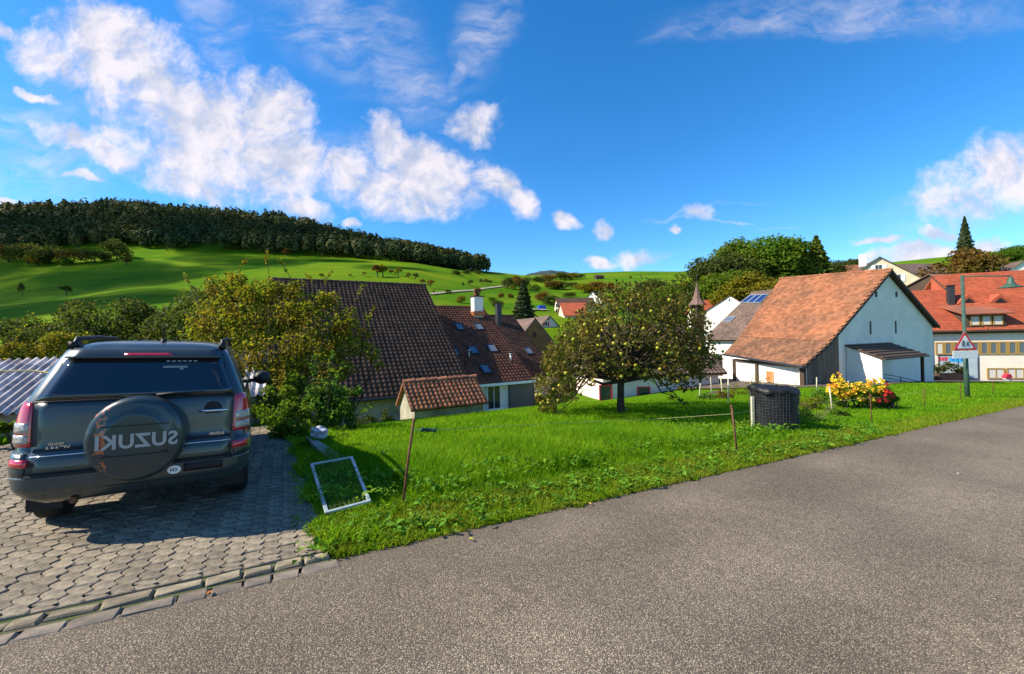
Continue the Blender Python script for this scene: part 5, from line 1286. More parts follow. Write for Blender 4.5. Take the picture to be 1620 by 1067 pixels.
    # bumper: step, reflectors, dark inset
    bp_ = panel('bumper', paint, -1.0, 1.0, .40, .545, .018, root, 30, 8)
    for sx in (-1, 1): panel('bumper_corner', paint, sx * .755, sx * 1.02, .55, .725, .018, bp_, 8, 4)
    panel('bumper_recess', m_black, -.74, .74, .535, .56, .021, bp_, 16, 3)
    panel('bumper_vent', m_black, .34, .66, .455, .53, .021, bp_, 8, 2)
    for sx in (-1, 1): panel('reflector', m_lens_red, sx * .735, sx * .88, .625, .685, .026, bp_, 6, 2)
    # spare wheel cover
    prof = [(.001, -.245), (.20, -.247), (.235, -.243), (.242, -.236), (.30, -.235), (.335, -.225), (.357, -.19), (.362, -.14), (.358, -.04), (.34, .0), (.1, .02)]
    mc = cover_material(); cov = MB().lathe([(r, y) for r, y in prof], 48, (0, .09, .805), 'y').build('spare_wheel_cover', mc, root, True)
    for z, w in ((.805 + .125, .24), (.805 - .125, .24)): MB().box((0, .09 - .249, z), (w * 2, .01, .006)).build('cover_groove', m_black, cov)
    m_let = mat('letter_silver', (.34, .36, .38), rough=.4, metal=.3)
    def lettering(txt, w, c, parent, m, name='lettering', thick=.004, squash=1.0):
        cu_ = bpy.data.curves.new('lettering', 'FONT'); cu_.body = txt; cu_.size = 1.0; cu_.extrude = .0; cu_.offset = .032; cu_.resolution_u = 3; cu_.space_character = 1.08
        ob = bpy.data.objects.new('lettering_curve', cu_); col.objects.link(ob); d2 = bpy.context.evaluated_depsgraph_get(); d2.update()
        me = bpy.data.meshes.new_from_object(ob.evaluated_get(d2)); bpy.data.objects.remove(ob, do_unlink=True)
        co = np.array([v.co[:] for v in me.vertices]); x0, x1 = co[:, 0].min(), co[:, 0].max(); k = w / (x1 - x0); zc = (co[:, 1].min() + co[:, 1].max()) / 2
        for v in me.vertices:          # the photograph shows every letter reversed left to right
            x = -((v.co.x - (x0 + x1) / 2) * k); z = (v.co.y - zc) * k * squash; v.co = (c[0] + x, c[1], c[2] + z)
        me.materials.clear(); return link(name, me, m, parent)
    lettering('SUZUKI', .575, (.02, .09 - .2495, .800), cov, m_let, squash=1.0)
    lettering('SUZUKI', .125, (.60, car_pt(.765, 0, .012).y, .765), gate, m_chrome)
    lettering('GRAND', .10, (-.575, car_pt(.785, 0, .012).y, .787), gate, m_chrome)
    lettering('VITARA', .165, (-.565, car_pt(.755, 0, .012).y, .752), gate, m_chrome)
    st = MB().lathe([(.001, 0), (.052, 0), (.054, .003)], 24, (.27, -.034, .485), 'y').build('country_sticker', m_white_paint, bp_)
    for v in st.data.vertices: v.co.z = .485 + (v.co.z - .485) * .7
    lettering('CH', .055, (.27, -.0365, .485), st, m_black)
    # handle, wiper, antenna, rails, mirrors
    hd = MB().tube([(.44, car_pt(.985, .44).y - .03, .985), (.52, car_pt(.985, .44).y - .05, .988), (.62, car_pt(.985, .44).y - .05, .988), (.70, car_pt(.985, .44).y - .03, .985)], .011, 8).build('handle', m_chrome, gate, True)
    MB().lathe([(.001, 0), (.075, 0), (.078, .006)], 20, (.56, car_pt(.995, .44, .011).y, .995), 'y').build('handle_recess', m_black, hd)
    MB().tube([(.10, car_pt(1.15, 0, .03).y, 1.15), (.25, car_pt(1.16, 0, .035).y, 1.163), (.48, car_pt(1.165, 0, .03).y, 1.165)], [.016, .011, .006], 6).build('wiper', m_black, gate, True)
    MB().tube([(.06, .62, 1.64), (.06, .55, 1.82)], [.008, .004], 6).lathe([(.03, 1.64), (.02, 1.665), (.001, 1.67)], 12, (.06, .62, 0)).build('antenna', m_black, root, True)
    for sx in (-1, 1):
        MB().tube([(sx * .60, .48, 1.59), (sx * .60, .56, 1.655), (sx * .61, 1.2, 1.675), (sx * .60, 1.85, 1.665), (sx * .59, 1.98, 1.60)], [.022, .024, .022, .024, .022], 8).box((sx * .60, .50, 1.60), (.06, .14, .06)).build('roof_rail', m_trim, root, True)
        mr = MB().lathe([(.001, -.09), (.07, -.085), (.10, -.03), (.105, .02), (.09, .05), (.001, .06)], 16, (sx * 1.03, 2.62, 1.10), 'y').build('mirror', m_trim, root, True)
        for v in mr.data.vertices: v.co.x = sx * 1.03 + (v.co.x - sx * 1.03) * 1.2
        MB().box((sx * .89, 2.64, 1.06), (.12, .05, .05)).build('mirror_arm', m_trim, mr)
        panel('side_window', m_cglass, sx * 1.15, sx * 2.9, 1.14, 1.49, .004, root, 12, 5, s0t=sx * 1.05, s1t=sx * 2.35)
        panel('side_moulding', m_trim, sx * 1.55, sx * 3.3, .50, .58, .012, root, 8, 2)
        MB().box((sx * .72, .34, .27), (.24, .02, .18)).build('mud_flap', m_black, root)
    for k in range(5): MB().tube([(-.36 + .18 * k, .72, 1.632 if abs(-.36 + .18 * k) > .3 else 1.641), (-.36 + .18 * k, 1.6, 1.638 if abs(-.36 + .18 * k) > .3 else 1.651)], .011, 6).build('roof_rib', paint, root, True)
    for y in (.78, 3.42):
        for sx in (-1, 1):
            wh = MB().lathe([(.20, -.105), (.30, -.115), (.345, -.09), (.355, -.04), (.355, .04), (.345, .09), (.30, .115), (.20, .105)], 32, (sx * .765, y, .345), 'x').build('wheel', m_tyre, root, True)
            MB().lathe([(.001, .06), (.06, .07), (.08, .045), (.18, .06), (.215, .10), (.215, -.10), (.001, -.10)], 24, (sx * .765, y, .345), 'x').build('rim', m_rim, wh, True)
    MB().tube([(-.45, .04, .31), (-.45, .5, .31)], .028, 10).build('exhaust', m_rust, root)
    MB().tube([(.05, .02, .36), (.05, .12, .36), (.05, .4, .36)], .022, 8).build('tow_hitch', m_black, root)
def cover_material():
    m = bpy.data.materials.new('spare_cover'); m.use_nodes = True; t = m.node_tree; L = t.links.new; b = t.nodes['Principled BSDF']
    b.inputs['Roughness'].default_value = .34; b.inputs['Coat Weight'].default_value = .3; b.inputs['Metallic'].default_value = .2
    tc = N(t, 'ShaderNodeTexCoord'); sp = N(t, 'ShaderNodeSeparateXYZ'); L(tc.outputs['Object'], sp.inputs[0])
    nz = N(t, 'ShaderNodeTexNoise'); nz.inputs['Scale'].default_value = 26; nz.inputs['Detail'].default_value = 8; L(tc.outputs['Object'], nz.inputs['Vector'])
    dx = math_n(t, 'ABSOLUTE', math_n(t, 'ADD', sp.outputs[0], .235)); dz = math_n(t, 'ABSOLUTE', math_n(t, 'SUBTRACT', sp.outputs[2], .82))
    a = math_n(t, 'SUBTRACT', 1.0, math_n(t, 'DIVIDE', dx, .036)); c = math_n(t, 'SUBTRACT', 1.0, math_n(t, 'DIVIDE', dz, .23))
    f = math_n(t, 'ADD', math_n(t, 'MINIMUM', a, c), math_n(t, 'MULTIPLY', math_n(t, 'SUBTRACT', nz.outputs[0], .52), 4.2))
    f = smooth_n(t, f, .18, .34)
    L(mixc(t, f, (.026, .044, .050), mixc(t, nz.outputs[0], (.34, .07, .025), (.42, .16, .07))), b.inputs['Base Color'])
    return m
car()

# ------------------------------------------------------------------ things on the lawn
def gz(px, py, st=3.0, en=40): return ground_hit(px, py, st, en)
# metal-framed grille lying on the verge
def grille():
    cs = [P(493, 735, 5.35), P(556, 724, 5.75), P(584, 793, 4.35), P(517, 811, 4.05)]
    def lifted(px, py, hgt):
        r = ray(px, py); d = np.arange(2.5, 8, .01); gap = EYE + r.z * d - terrain(r.x * d, d); i = int(np.argmin(np.abs(gap - hgt))); return P(px, py, float(d[i]))
    cs = [lifted(493, 735, .16), lifted(556, 724, .18), lifted(584, 793, .13), lifted(517, 811, .09)]
    root = empty('frame_grille', cs[3], 0, 'galvanised rectangular frame with wire mesh leaning on the verge', 'grille'); cs = [c - cs[3] for c in cs]
    for a, b in ((0, 1), (1, 2), (2, 3), (3, 0)):
        d = (cs[b] - cs[a]); X = d.normalized(); nn = (cs[1] - cs[0]).cross(cs[3] - cs[0]).normalized(); Y = nn.cross(X)
        MB().box((cs[a] + cs[b]) / 2, (d.length + .03, .035, .022), X, Y, nn).build('rail', m_metal, root, bevel=.003)
    w = MB()
    for k in range(1, 9):
        f = k / 9; w.tube([cs[0].lerp(cs[1], f), cs[3].lerp(cs[2], f)], .0014, 4, False)
    for k in range(1, 13):
        f = k / 13; w.tube([cs[0].lerp(cs[3], f), cs[1].lerp(cs[2], f)], .0014, 4, False)
    w.build('wire_mesh', m_wire, root, kind='stuff')
grille()
def rod(name, label, px0, py0, px1, py1, r, m, depth=None, cat='post', group=None):
    b = gz(px0, py0) if depth is None else P(px0, py0, depth); t = P(px1, py1, b.y * (1.0))
    mb = MB().tube([Vector((0, 0, -.1)) - (t - b).normalized() * .05, (t - b) * .5, t - b], [r, r * 1.0, r], 6)
    mb.lathe([(r * 1.3, (t - b).z - .03), (r * 1.3, (t - b).z - .01)], 6, ((t - b).x, (t - b).y, 0))
    o = mb.build(name, m, None, True); o.location = b; tag(o, label, cat, group); return b, t
GP = 'thin fence posts along the road verge'
b1, t1 = rod('fence_post', 'leaning rusty fence post beside the metal grille', 635, 808, 655, 663, .014, m_rust, group=GP)
b2, t2 = rod('fence_post', 'rusty fence post left of the black compost bin', 1167, 722, 1157, 641, .016, m_rust, group=GP)
b3, t3 = rod('fence_post', 'thin rusty fence post right of the yellow flowers', 1380, 672, 1376, 622, .011, m_rust, group=GP)
b4, t4 = rod('fence_post', 'thin rusty post in the lawn between flowers and lamp post', 1463, 646, 1461, 613, .011, m_rust, group=GP)
b5, t5 = rod('fence_post', 'thin rusty post just left of the lamp post foot', 1520, 635, 1519, 605, .011, m_rust, group=GP)
b6, t6 = rod('fence_post', 'thin post right of the lamp post by the yard', 1571, 625, 1570, 605, .011, m_rust, group=GP)
def wire():
    a = P(655, 680, b1.y); hd = P(666, 680, b1.y); h2 = P(690, 681, b1.y + .05)
    root = empty('gate_handle', hd, 0, 'dark green spring gate handle hooked to the leaning rusty post', 'handle'); d = h2 - hd
    X = d.normalized(); L = d.length
    mt = mat('handle_green', (.01, .045, .035), rough=.35)
    MB().tube([(0, 0, 0), X * L * .12, X * L * .16, X * L * .5, X * L * .84, X * L * .88, X * L], [.024, .024, .017, .019, .017, .024, .024], 10).build('grip', mt, root, True)
    MB().tube([a - hd, Vector((0, 0, 0))], .003, 5).build('hook', m_metal, root)
    pts = [h2, P(760, 676, 5.6), P(900, 669, 6.6), P(1040, 663, 7.4), P(1158, 655, b2.y), P(1250, 641, 8.6), P(1310, 636, 9.2), P(1377, 630, b3.y), P(1420, 626, 12), P(1461, 620, b4.y), P(1519, 611, b5.y)]
    o = MB().tube([p - h2 for p in pts], .003, 5).build('barrier_rope', mat('cord_yellow', (.30, .30, .14), rough=.6), None); o.location = h2
    tag(o, 'thin yellowish fence cord strung along the lawn from post to post', 'cord')
wire()
# compost bin
def compost():
    b = gz(1227, 676); b = Vector((P(1225, 676, 8.5).x, 8.5, tz(P(1225, 676, 8.5).x, 8.5)))
    root = empty('compost_bin', b, 0, 'round wire compost bin wrapped in black plastic with a draped black lid', 'bin'); r = .44; h = .86
    rg = np.random.default_rng(3); n = 60; V = []; 
    for j in range(10):
        for k in range(n):
            a = 2 * math.pi * k / n; rr = r - .03 + .014 * math.sin(a * 9 + j * .9) + .01 * math.sin(a * 23 + j) + rg.normal(0, .004); V.append((rr * math.cos(a), rr * math.sin(a), h * j / 9))
    Fc = [(j * n + k, j * n + (k + 1) % n, (j + 1) * n + (k + 1) % n, (j + 1) * n + k) for j in range(9) for k in range(n)]
    link('plastic_liner', np_mesh('plastic_liner', V, np.array(Fc), True), m_blackplastic, root)
    w = MB()
    for j in range(15):
        z = .03 + (h - .06) * j / 14; w.tube([(r * math.cos(2 * math.pi * k / 36), r * math.sin(2 * math.pi * k / 36), z) for k in range(37)], .0018, 4, False)
    for k in range(46):
        a = 2 * math.pi * k / 46; w.tube([(r * math.cos(a), r * math.sin(a), 0), (r * math.cos(a), r * math.sin(a), h)], .0018, 4, False)
    w.build('wire_mesh', m_wire, root, kind='stuff')
    V = []; m_ = 14
    for j in range(m_):
        for k in range(n):
            a = 2 * math.pi * k / n; f = j / (m_ - 1); rr = f * (r + .05 + .025 * math.sin(a * 5 + 1)) if j < m_ - 3 else (r + .022 + .016 * math.sin(a * 5 + 1) + .010 * math.sin(a * 13))
            z = h + .02 + .03 * math.cos(f * 2.0) + .03 * math.sin(a * 2 + f * 3) * f + .022 * math.sin(a * 7 - f * 9) * f + .015 * math.sin(a * 13 + f * 17) * f - .04 * f * math.cos(a) + rg.normal(0, .004)
            if j >= m_ - 3: z = h + .015 - .03 * (j - m_ + 4) - .03 * math.cos(a) + .022 * math.sin(a * 4 + 2) + .014 * math.sin(a * 11)
            V.append((rr * math.cos(a), rr * math.sin(a), z))
    Fc = [(j * n + k, j * n + (k + 1) % n, (j + 1) * n + (k + 1) % n, (j + 1) * n + k) for j in range(m_ - 1) for k in range(n)]
    link('lid_sheet', np_mesh('lid_sheet', V, np.array(Fc), True), m_blackplastic, root)
    MB().box((-.47, -.05, .32), (.05, .05, .75)).build('stake', m_pale_stake, root)
compost()
# garden stakes
GS = 'pale stakes round the vegetable bed'
for px, pb, pt, tx, lb in ((1106, 632, 595, 1109, 'leftmost pale stake at the end of the vegetable bed'), (1126, 624, 597, 1124, 'second pale stake of the vegetable bed'), (1144, 632, 596, 1140, 'third pale stake leaning left in the vegetable bed'), (1152, 640, 600, 1152, 'upright pale stake at the bed\'s near corner'),
                         (1188, 615, 594, 1187, 'short pale stake left of the compost bin lid'), (1207, 612, 594, 1207, 'short pale stake behind the compost bin'), (1259, 620, 590, 1257, 'tall thin stake right behind the compost bin'), (1292, 622, 597, 1292, 'pale stake left of the yellow flowers'),
                         (1317, 652, 612, 1312, 'leaning pale stake in front of the yellow flowers'), (1347, 640, 603, 1342, 'pale stake amid the yellow flowers')):
    rod('garden_stake', lb, px, pb, tx, pt, .018, m_pale_stake, group=GS, cat='stake')
# vegetable bed
V = []; 
bed = [gz(1100, 632), gz(1300, 668), gz(1330, 640), gz(1130, 620)]
o = MB().prism([(p.x, p.y, p.z + .05) for p in bed], (0, 0, -.3)).build('garden_bed', mat('soil', (.11, .075, .045), (.07, .05, .03), scale=5, rough=1, bump=.6)); tag(o, 'strip of brown soil of the vegetable garden bed', 'garden bed')
GBp = 'low plants in the garden bed'
for i, (px, py, r, m, lb) in enumerate(((1118, 628, 9, m_leaf_shrub, 'grey-green low plant at the left end of the bed'), (1145, 626, 10, m_leaf_autumn, 'brownish low plants in the left of the bed'), (1172, 618, 13, m_leaf_yellow, 'yellow-green plants in the middle of the bed'), (1195, 602, 12, m_leaf_yellow, 'yellowish leafy plant before the barn wall'), (1280, 640, 16, m_leaf_yellow, 'feathery plants right of the compost bin'), (1300, 630, 16, m_leaf_shrub, 'feathery grey-green plant left of the yellow flowers'), (1270, 655, 12, m_leaf_shrub, 'green plant at the right foot of the compost bin'), (1328, 655, 10, m_leaf_green, 'green tuft at the foot of the front stake'))):
    d = gz(px, py + r * .6).y; leafy('garden_plant', lb, [(px - r * .7, py, r, d), (px + r * .7, py, r, d), (px, py + 2, r * 1.2, d)], 420, .06, m, 60 + i, 5, 'plant', group=GBp)
# flowers
def flowers(name, label, blobs_, colors, seed, nfl, size):
    root = leafy(name, label, [(px, py, r, d) for px, py, r, d in blobs_], 2400, .065, m_leaf_green, seed, 14, 'flowers')
    rg = np.random.default_rng(seed + 1); base = root.location
    for ci, (m, share) in enumerate(colors):
        pts = []; 
        for i in range(int(nfl * share)):
            px, py, r, d = blobs_[rg.integers(0, len(blobs_))]; p = P(px + rg.normal(0, r * .45), py - abs(rg.normal(0, r * .55)) , d - rg.uniform(0, .35)); pts.append(p)
        parts = []
        for p in pts:
            k = 9; a = rg.uniform(0, 6.28, k); c = np.array(p - base); pos = c + np.stack([np.cos(a) * size * .4, np.sin(a) * size * .25, np.sin(a) * size * .4], 1)
            parts.append(leaf_arrays(pos, size * .8, np.tile([0, -.7, .5], (k, 1)), .6, rg, wr=.8))
        V, Fc = merge(parts); link('blossom', np_mesh('blossom', V, Fc), m, root, 'stuff')
d0 = 11.6
flowers('flowering_shrub', 'bed of yellow-orange dahlias beside the white barn', [(1318, 622, 14, d0), (1332, 612, 14, d0), (1350, 622, 18, d0), (1375, 618, 16, d0), (1392, 622, 14, d0), (1335, 632, 16, d0), (1370, 635, 16, d0)], [(mat('petal_yellow', (.80, .56, .03), rough=.6, island=.2, trans=.3), .78), (mat('petal_orange', (.78, .36, .02), rough=.6, island=.2, trans=.3), .22)], 71, 120, .09)
flowers('flowering_shrub', 'red-flowered plants at the right end of the yellow dahlias', [(1402, 622, 11, d0), (1410, 632, 9, d0), (1398, 634, 10, d0)], [(mat('petal_red', (.60, .03, .03), rough=.6, island=.2, trans=.2), 1.0)], 73, 18, .08)
# lamp post with the school sign
def lamp():
    b = P(1531, 642, 14.6); b.z = tz(b.x, b.y); t = P(1522, 436, b.y)
    root = empty('street_lamp', b, 0, 'green street lamp post with bell-shaped lamp hanging from its arm', 'street lamp'); h = t.z - b.z; dx = t.x - b.x
    MB().tube([(0, 0, -.2), (dx * .5, 0, h * .42), (dx * .5, 0, h * .421), (dx, 0, h)], [.072, .064, .052, .048], 14).build('pole', m_post_green, root, True)
    MB().lathe([(.085, h * .40), (.085, h * .44), (.06, h * .46)], 14, (dx * .48, 0, 0)).build('collar', m_post_green, root, True)
    lp = P(1599, 452, b.y - .35) - b; la = P(1599, 437, b.y - .35) - b
    MB().tube([(dx, 0, h - .03), (la.x, la.y, la.z), (la.x, la.y, la.z - .12)], .022, 8).build('arm', m_post_green, root, True)
    MB().lathe([(.04, .30), (.07, .26), (.09, .12), (.13, .05), (.17, .0), (.30, -.06), (.31, -.075), (.12, -.06), (.001, -.06)], 24, lp).build('lamp_bell', m_post_green, root, True)
    # road sign on the post
    c = P(1527, 543, b.y - .12); sg = empty('road_sign', c, 0, 'red-bordered triangular children warning sign with blank white plate below', 'sign')
    r0 = (P(1545, 551, b.y).x - P(1509, 551, b.y).x) / 2; ht = r0 * 1.62
    def rtri(k): 
        pts = [(-r0, -ht * .38), (r0, -ht * .38), (0, ht * .62)]; out = []
        cx_, cz_ = 0, -ht * .05
        pts = [((x - cx_) * k + cx_, (z - cz_) * k + cz_) for x, z in pts]
        for i in range(3):
            p, q, n_ = Vector(pts[i]), Vector(pts[i - 1]), Vector(pts[(i + 1) % 3])
            for f in (.0, .35, .7, 1.0): 
                a = p.lerp(q, .07); e = p.lerp(n_, .07); out.append(((a.lerp(p, f).lerp(p.lerp(e, f), f))[:]))
        return out
    MB().prism([(x, 0, z) for x, z in rtri(1.0)], (0, .012, 0)).build('sign_plate', m_red, sg)
    MB().prism([(x, -.004, z) for x, z in rtri(.72)], (0, .003, 0)).build('sign_field', m_white_paint, sg)
    for ox, s_ in ((-.07, 1.0), (.09, .85)):
        z0 = -ht * .12; pic = MB()
        pic.lathe([(.001, 0), (.026 * s_, 0), (.026 * s_, .004)], 10, (ox, -.009, z0 + .15 * s_), 'y')
        for a, e in (((0, .12), (-.01, .05)), ((-.01, .05), (-.055, -.03)), ((-.01, .05), (.045, -.025)), ((0, .11), (-.06, .07)), ((0, .11), (.06, .085))):
            pic.tube([(ox + a[0] * s_, -.007, z0 + a[1] * s_), (ox + e[0] * s_, -.007, z0 + e[1] * s_)], .013 * s_, 5)
        pic.build('child_pictogram', m_black, sg)
    
    pw = r0 * 1.1; z1 = -ht * .38 - .03; ph = (P(1527, 562, b.y).z - P(1527, 551, b.y).z); ph = abs(ph) * 1.0 + .02
    MB().box((0, .004, z1 - ph / 2), (pw * 2, .014, ph)).build('lower_plate', m_white_paint, sg, bevel=.006)
    MB().box((0, .05, -.1), (.10, .09, .04)).box((0, .05, z1 - ph / 2), (.10, .09, .04)).build('clamp', m_metal, sg, kind='stuff')
lamp()
# ramp railing by the barn canopy
def railing():
    pts = [P(1396, 592, 22.6), P(1425, 597, 22.6), P(1450, 603, 22.6), P(1475, 608, 22.8)]
    o = pts[0]; root = empty('railing', (o.x, o.y, o.z - 1), 0, 'dark metal ramp railing beside the barn canopy', 'railing'); off = Vector((o.x, o.y, o.z - 1))
    for dz in (0, -.18, -.36, -.55): MB().tube([p - off + Vector((0, 0, dz)) for p in pts], .02, 6).build('rail', m_darkmetal, root, True)
    for p in pts: MB().tube([p - off, p - off - Vector((0, 0, 1.4))], .022, 6).build('post', m_darkmetal, root, True)
    MB().prism([pts[0] - off - Vector((0, -.05, .7)), pts[-1] - off - Vector((0, -.05, .5)), pts[-1] - off - Vector((0, -.05, 1.6)), pts[0] - off - Vector((0, -.05, 1.6))], (.05, .12, 0)).build('ramp_wall', m_concrete, root)
railing()
# planter before the red-roofed building, red traffic sign disc on the yard
c = redwp(1500, 585); pw = redM @ Vector((c.x, -1.0, 0))
leafy('planted_trough', 'dark green planted trough before the shop window', [(1487, 585, 9, pw.y), (1500, 582, 10, pw.y), (1514, 584, 9, pw.y), (1522, 586, 7, pw.y), (1476, 584, 5, pw.y)], 900, .16, m_leaf_dark, 90, 6, 'plants')
c1 = P(1504, 596, pw.y - .1); o = MB().box((0, 0, -.2), (2.6, .6, 1.0)).build('trough', m_brown, None); o.location = c1; tag(o, 'long brown planting trough under the dark green plants', 'planter')
b = P(1593, 606, 33); b.z = tz(b.x, b.y) + .06; root = empty('handcart', b, 0, 'small red covered handcart parked on the sunny yard', 'cart'); root.scale = (.5, .5, .55)
MB().prism([(-.55, -.3, .45), (.45, -.3, .40), (.6, -.3, .75), (.2, -.3, 1.15), (-.35, -.3, .95)], (0, .6, 0)).build('cover', mat('cart_red', (.65, .03, .06), rough=.5), root, bevel=.03)
for x in (-.4, .4): MB().lathe([(.16, -.03), (.19, 0), (.16, .03), (.001, .03)], 16, (x, -.2, .19), 'y').build('wheel', m_white_paint, root)
MB().box((0, 0, .36), (.9, .5, .06)).build('frame', m_white_paint, root)
# sack, pipe and slab on the bank beside the driveway
p = P(505, 684, 6.9); p.z = max(p.z, tz(p.x, p.y) + .08)
def lump(name, label, c, sx, sy, sz, m, seed, cat):
    bm = bmesh.new(); bmesh.ops.create_icosphere(bm, subdivisions=4, radius=1); rg = np.random.default_rng(seed); k = rg.normal(size=(6, 3)) * 4.5; ph = rg.uniform(0, 6, 6)
    for v in bm.verts:
        f = 1 + sum(.09 * math.sin(k[i] @ np.array(v.co) + ph[i]) for i in range(6)); v.co = Vector((v.co.x * sx * f, v.co.y * sy * f, v.co.z * sz * f))
    me = bpy.data.meshes.new(name); bm.to_mesh(me); bm.free()
    for q in me.polygons: q.use_smooth = True
    o = link(name, me, m); o.location = c; return tag(o, label, cat)
lump('plastic_sack', 'crumpled white plastic sack on the bank beside the driveway', p, .13, .11, .10, mat('plastic_white', (.52, .52, .56), (.36, .37, .46), scale=7, rough=.4, bump=.8, bscale=9, dist=.05), 4, 'sack')
a, b_ = P(460, 643, 8.2), P(497, 656, 7.9)
o = MB().tube([(0, 0, 0), b_ - a], .038, 12).build('pipe', mat('pipe_grey', (.16, .14, .11), rough=.7), None, True); o.location = a; tag(o, 'grey drain pipe lying on the bank below the bush', 'pipe')
a = [P(483, 690, 6.6), P(510, 700, 6.5), P(545, 722, 5.9), P(520, 733, 5.75)]
a = [Vector((q.x, q.y, max(q.z, tz(q.x, q.y) + .05))) for q in a]
o = MB().prism([q - a[0] for q in a], (0, 0, -.25)).build('concrete_slab', m_concrete, None, bevel=.01); o.location = a[0]; tag(o, 'tilted concrete slab behind the metal grille', 'slab')

# ------------------------------------------------------------------ grass and weeds
def blades(u, n, h, w, lean, rg, zoff=0.0):
    x, y = uv2xy(u, n); z = terrain(x, y) + zoff; k = len(x); a = rg.uniform(0, 2 * np.pi, k); fa = rg.uniform(0, 2 * np.pi, k)
    l = lean * rg.uniform(.3, 1.3, k) * h; ca, sa = np.cos(a), np.sin(a); cb, sb = np.cos(fa) * w / 2, np.sin(fa) * w / 2
    B = np.stack([x, y, z], 1); side = np.stack([cb, sb, np.zeros(k)], 1)
    mid = B + np.stack([ca * l * .32, sa * l * .32, h * .58], 1); tip = B + np.stack([ca * l, sa * l, h * rg.uniform(.75, 1.0, k)], 1)
    V = np.stack([B - side, B + side, mid + side * .8, mid - side * .8, tip], 1).reshape(-1, 3); i = (np.arange(k) * 5)[:, None]
    return V, np.concatenate([i + np.array([0, 1, 2]), i + np.array([0, 2, 3]), i + np.array([3, 2, 4])])
def visible(u, n):
    x, y = uv2xy(u, n); z = terrain(x, y); d = np.maximum(y, .1); a = x / d * F; b = (EYE - z) / d * F
    return (y > 1.5) & (np.abs(a) < 870) & (b < 560)
def patch(x, y): return np.sin(x * 1.3 + 2 * np.sin(y * .9)) * np.sin(y * 1.7 + 1.5 * np.sin(x * 1.1)) 
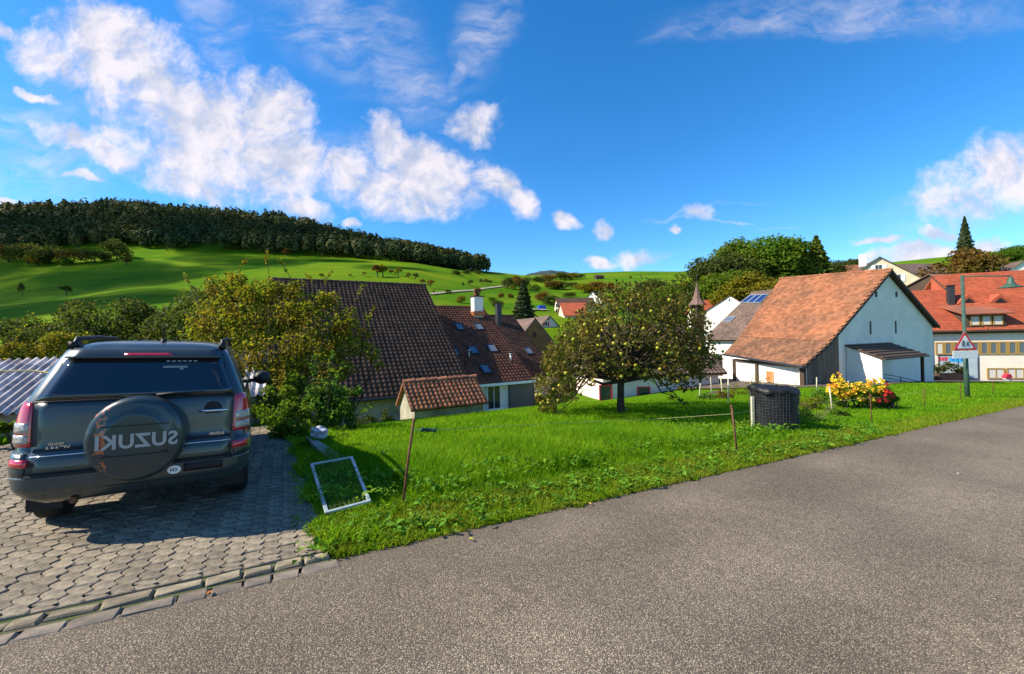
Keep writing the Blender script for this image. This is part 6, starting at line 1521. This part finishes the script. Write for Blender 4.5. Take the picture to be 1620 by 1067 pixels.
def grass():
    rg = np.random.default_rng(21); parts = []; dry = []
    def field(cnt, u0, u1, n0, n1, hf, wf, lean, to, cond=None):
        u = rg.uniform(u0, u1, cnt); n = rg.uniform(n0, n1, cnt); k = visible(u, n)
        bx, by = hut.M.translation.x, hut.M.translation.y; hu, hn = xy2uv(bx, by)
        k &= ~((u > hu) & (u < hu + 2.9) & (np.abs(n - hn) < 1.0))
        k &= (u > .24 - .045 * (n - 3.6) + .05 * np.sin(n * 6) + .03 * np.sin(n * 15)) | (u < -2.2)
        if cond is not None: k &= cond(u, n)
        u, n = u[k], n[k]; hh = hf(u, n) * rg.uniform(.55, 1.25, len(u)); to.append(blades(u, n, hh, wf * rg.uniform(.7, 1.3, len(u)), lean, rg))
    tall = lambda u, n: .10 + .16 * np.clip((u - .9) / .5, -.3, 1) * np.clip((n - EDGE - .75) * 3, 0, 1) * np.clip((EDGE + 3.2 - n) / 1.4, 0, 1) * np.clip((7.5 - u) / 2, .25, 1) * (1 + .55 * patch(uv2xy(u, n)[0], uv2xy(u, n)[1]))
    field(95000, .0, 7, EDGE + .55, EDGE + 3.4, tall, .0085, .55, parts)
    field(60000, .1, 9, EDGE + 3.2, EDGE + 8, lambda u, n: .10 + 0 * u, .010, .5, parts)
    field(60000, 6.5, 16, EDGE + .5, EDGE + 6.5, lambda u, n: .085 + .06 * np.clip((10.5 - u) / 2, 0, 1) * np.clip((EDGE + 2.6 - n), 0, 1), .011, .5, parts)
    field(34000, 15, 30, EDGE + .3, EDGE + 6.5, lambda u, n: .08 + 0 * u, .017, .5, parts)
    field(16000, 28, 45, EDGE + .3, EDGE + 5, lambda u, n: .08 + 0 * u, .03, .5, parts)
    # short verge by the road
    field(52000, .0, 10, EDGE - .05, EDGE + .75, lambda u, n: .05 + .035 * np.clip((n - EDGE) * 2, 0, 1), .0085, .8, dry)
    field(30000, .1, 12, EDGE - .16, EDGE + .02, lambda u, n: .045 + 0 * u, .008, .9, dry, cond=lambda u, n: (np.sin(u * 3.1) + np.sin(u * 7.3 + 1) + .7 * np.sin(u * 17.0)) * .055 - .04 > (EDGE - n))
    field(14000, 10, 26, EDGE - .05, EDGE + .6, lambda u, n: .055 + 0 * u, .014, .8, dry)
    # bank along the driveway's right side and wisps at the kerb's end
    field(12000, -.1, .7, EDGE + .1, EDGE + 5.6, lambda u, n: .09 + .08 * np.abs(patch(u * 3, n * 2)), .009, .8, parts)
    field(3200, .1, .5, EDGE - .02, EDGE + .9, lambda u, n: .07 + 0 * u, .008, .9, dry)
    field(5000, -7, -2.3, 9.55, 9.9, lambda u, n: .14 + 0 * u, .01, .6, parts)
    V, Fc = merge(parts); tag(link('grass', np_mesh('grass', V, Fc), m_grass), 'lush green grass of the garden lawn', 'grass', None, 'stuff')
    V, Fc = merge(dry); tag(link('verge_grass', np_mesh('verge_grass', V, Fc), m_grass_dry), 'short yellow-green grass of the road verge', 'grass', None, 'stuff')
    # broad-leaved weeds
    cs = []; sz = []; k = 0
    for i in range(900):
        u = rg.uniform(.05, 11); n = EDGE + abs(rg.normal(0, 1.1)) + .02
        if not visible(np.array([u]), np.array([n]))[0]: continue
        x, y = uv2xy(u, n); z = tz(x, y); big = rg.random() < .25; m = 9; a = rg.uniform(0, 6.28, m); r = rg.uniform(.02, .10 if not big else .16, m)
        hgt = rg.uniform(.03, .10, m) + (.10 if .8 < n - EDGE < 2.6 else 0); cs.append(np.stack([x + r * np.cos(a), y + r * np.sin(a), z + hgt], 1)); sz.append(np.full(m, .04 if not big else .085))
    cs = np.concatenate(cs); sz = np.concatenate(sz)
    V, Fc = leaf_arrays(cs, sz, np.tile([0, 0, 1.0], (len(cs), 1)), .62, rg, wr=.5)
    tag(link('weeds', np_mesh('weeds', V, Fc), mat('weed_leaf', (.11, .26, .02), (.16, .30, .03), scale=1.5, island=.35, hue=.02, rough=.6, spec=.1, trans=.45)), 'broad-leaved weeds growing through the lawn and verge', 'weeds', None, 'stuff')
grass()

# fallen leaves
GL = 'fallen leaves'
for i, (px, py, m_, lb) in enumerate(((184, 821, (.40, .38, .08), 'pale yellow fallen leaf on the pavers behind the car'), (331, 943, (.50, .16, .03), 'small orange fallen leaf at the gutter stones'), (745, 857, (.45, .38, .05), 'yellow fallen leaf at the road edge below the rusty post'), (933, 800, (.50, .30, .08), 'tan fallen leaf at the road edge below the apple tree'), (1515, 752, (.55, .52, .42), 'pale fallen leaf on the right part of the road'))):
    r = ray(px, py); nrm = (FRAME.to_3x3() @ Vector((0, 0, 1))); p = Vector((0, 0, EYE)) + r * (-(EYE) / (r.dot(nrm))) * nrm.z
    rg = np.random.default_rng(i); L_ = .05; V = [(0, -L_ / 2, .006), (L_ * .3, 0, .016), (0, L_ / 2, .008), (-L_ * .3, 0, .014), (0, 0, .004)]
    o = link('fallen_leaf', np_mesh('fallen_leaf', V, np.array([[0, 1, 4], [1, 2, 4], [2, 3, 4], [3, 0, 4]])), mat('fallen_leaf_%d' % i, m_, rough=.7)); o.location = (p.x, p.y, p.z + (.03 if i == 0 else .016)); o.rotation_euler = (0, 0, rg.uniform(0, 6))
    tag(o, lb, 'leaf', GL)
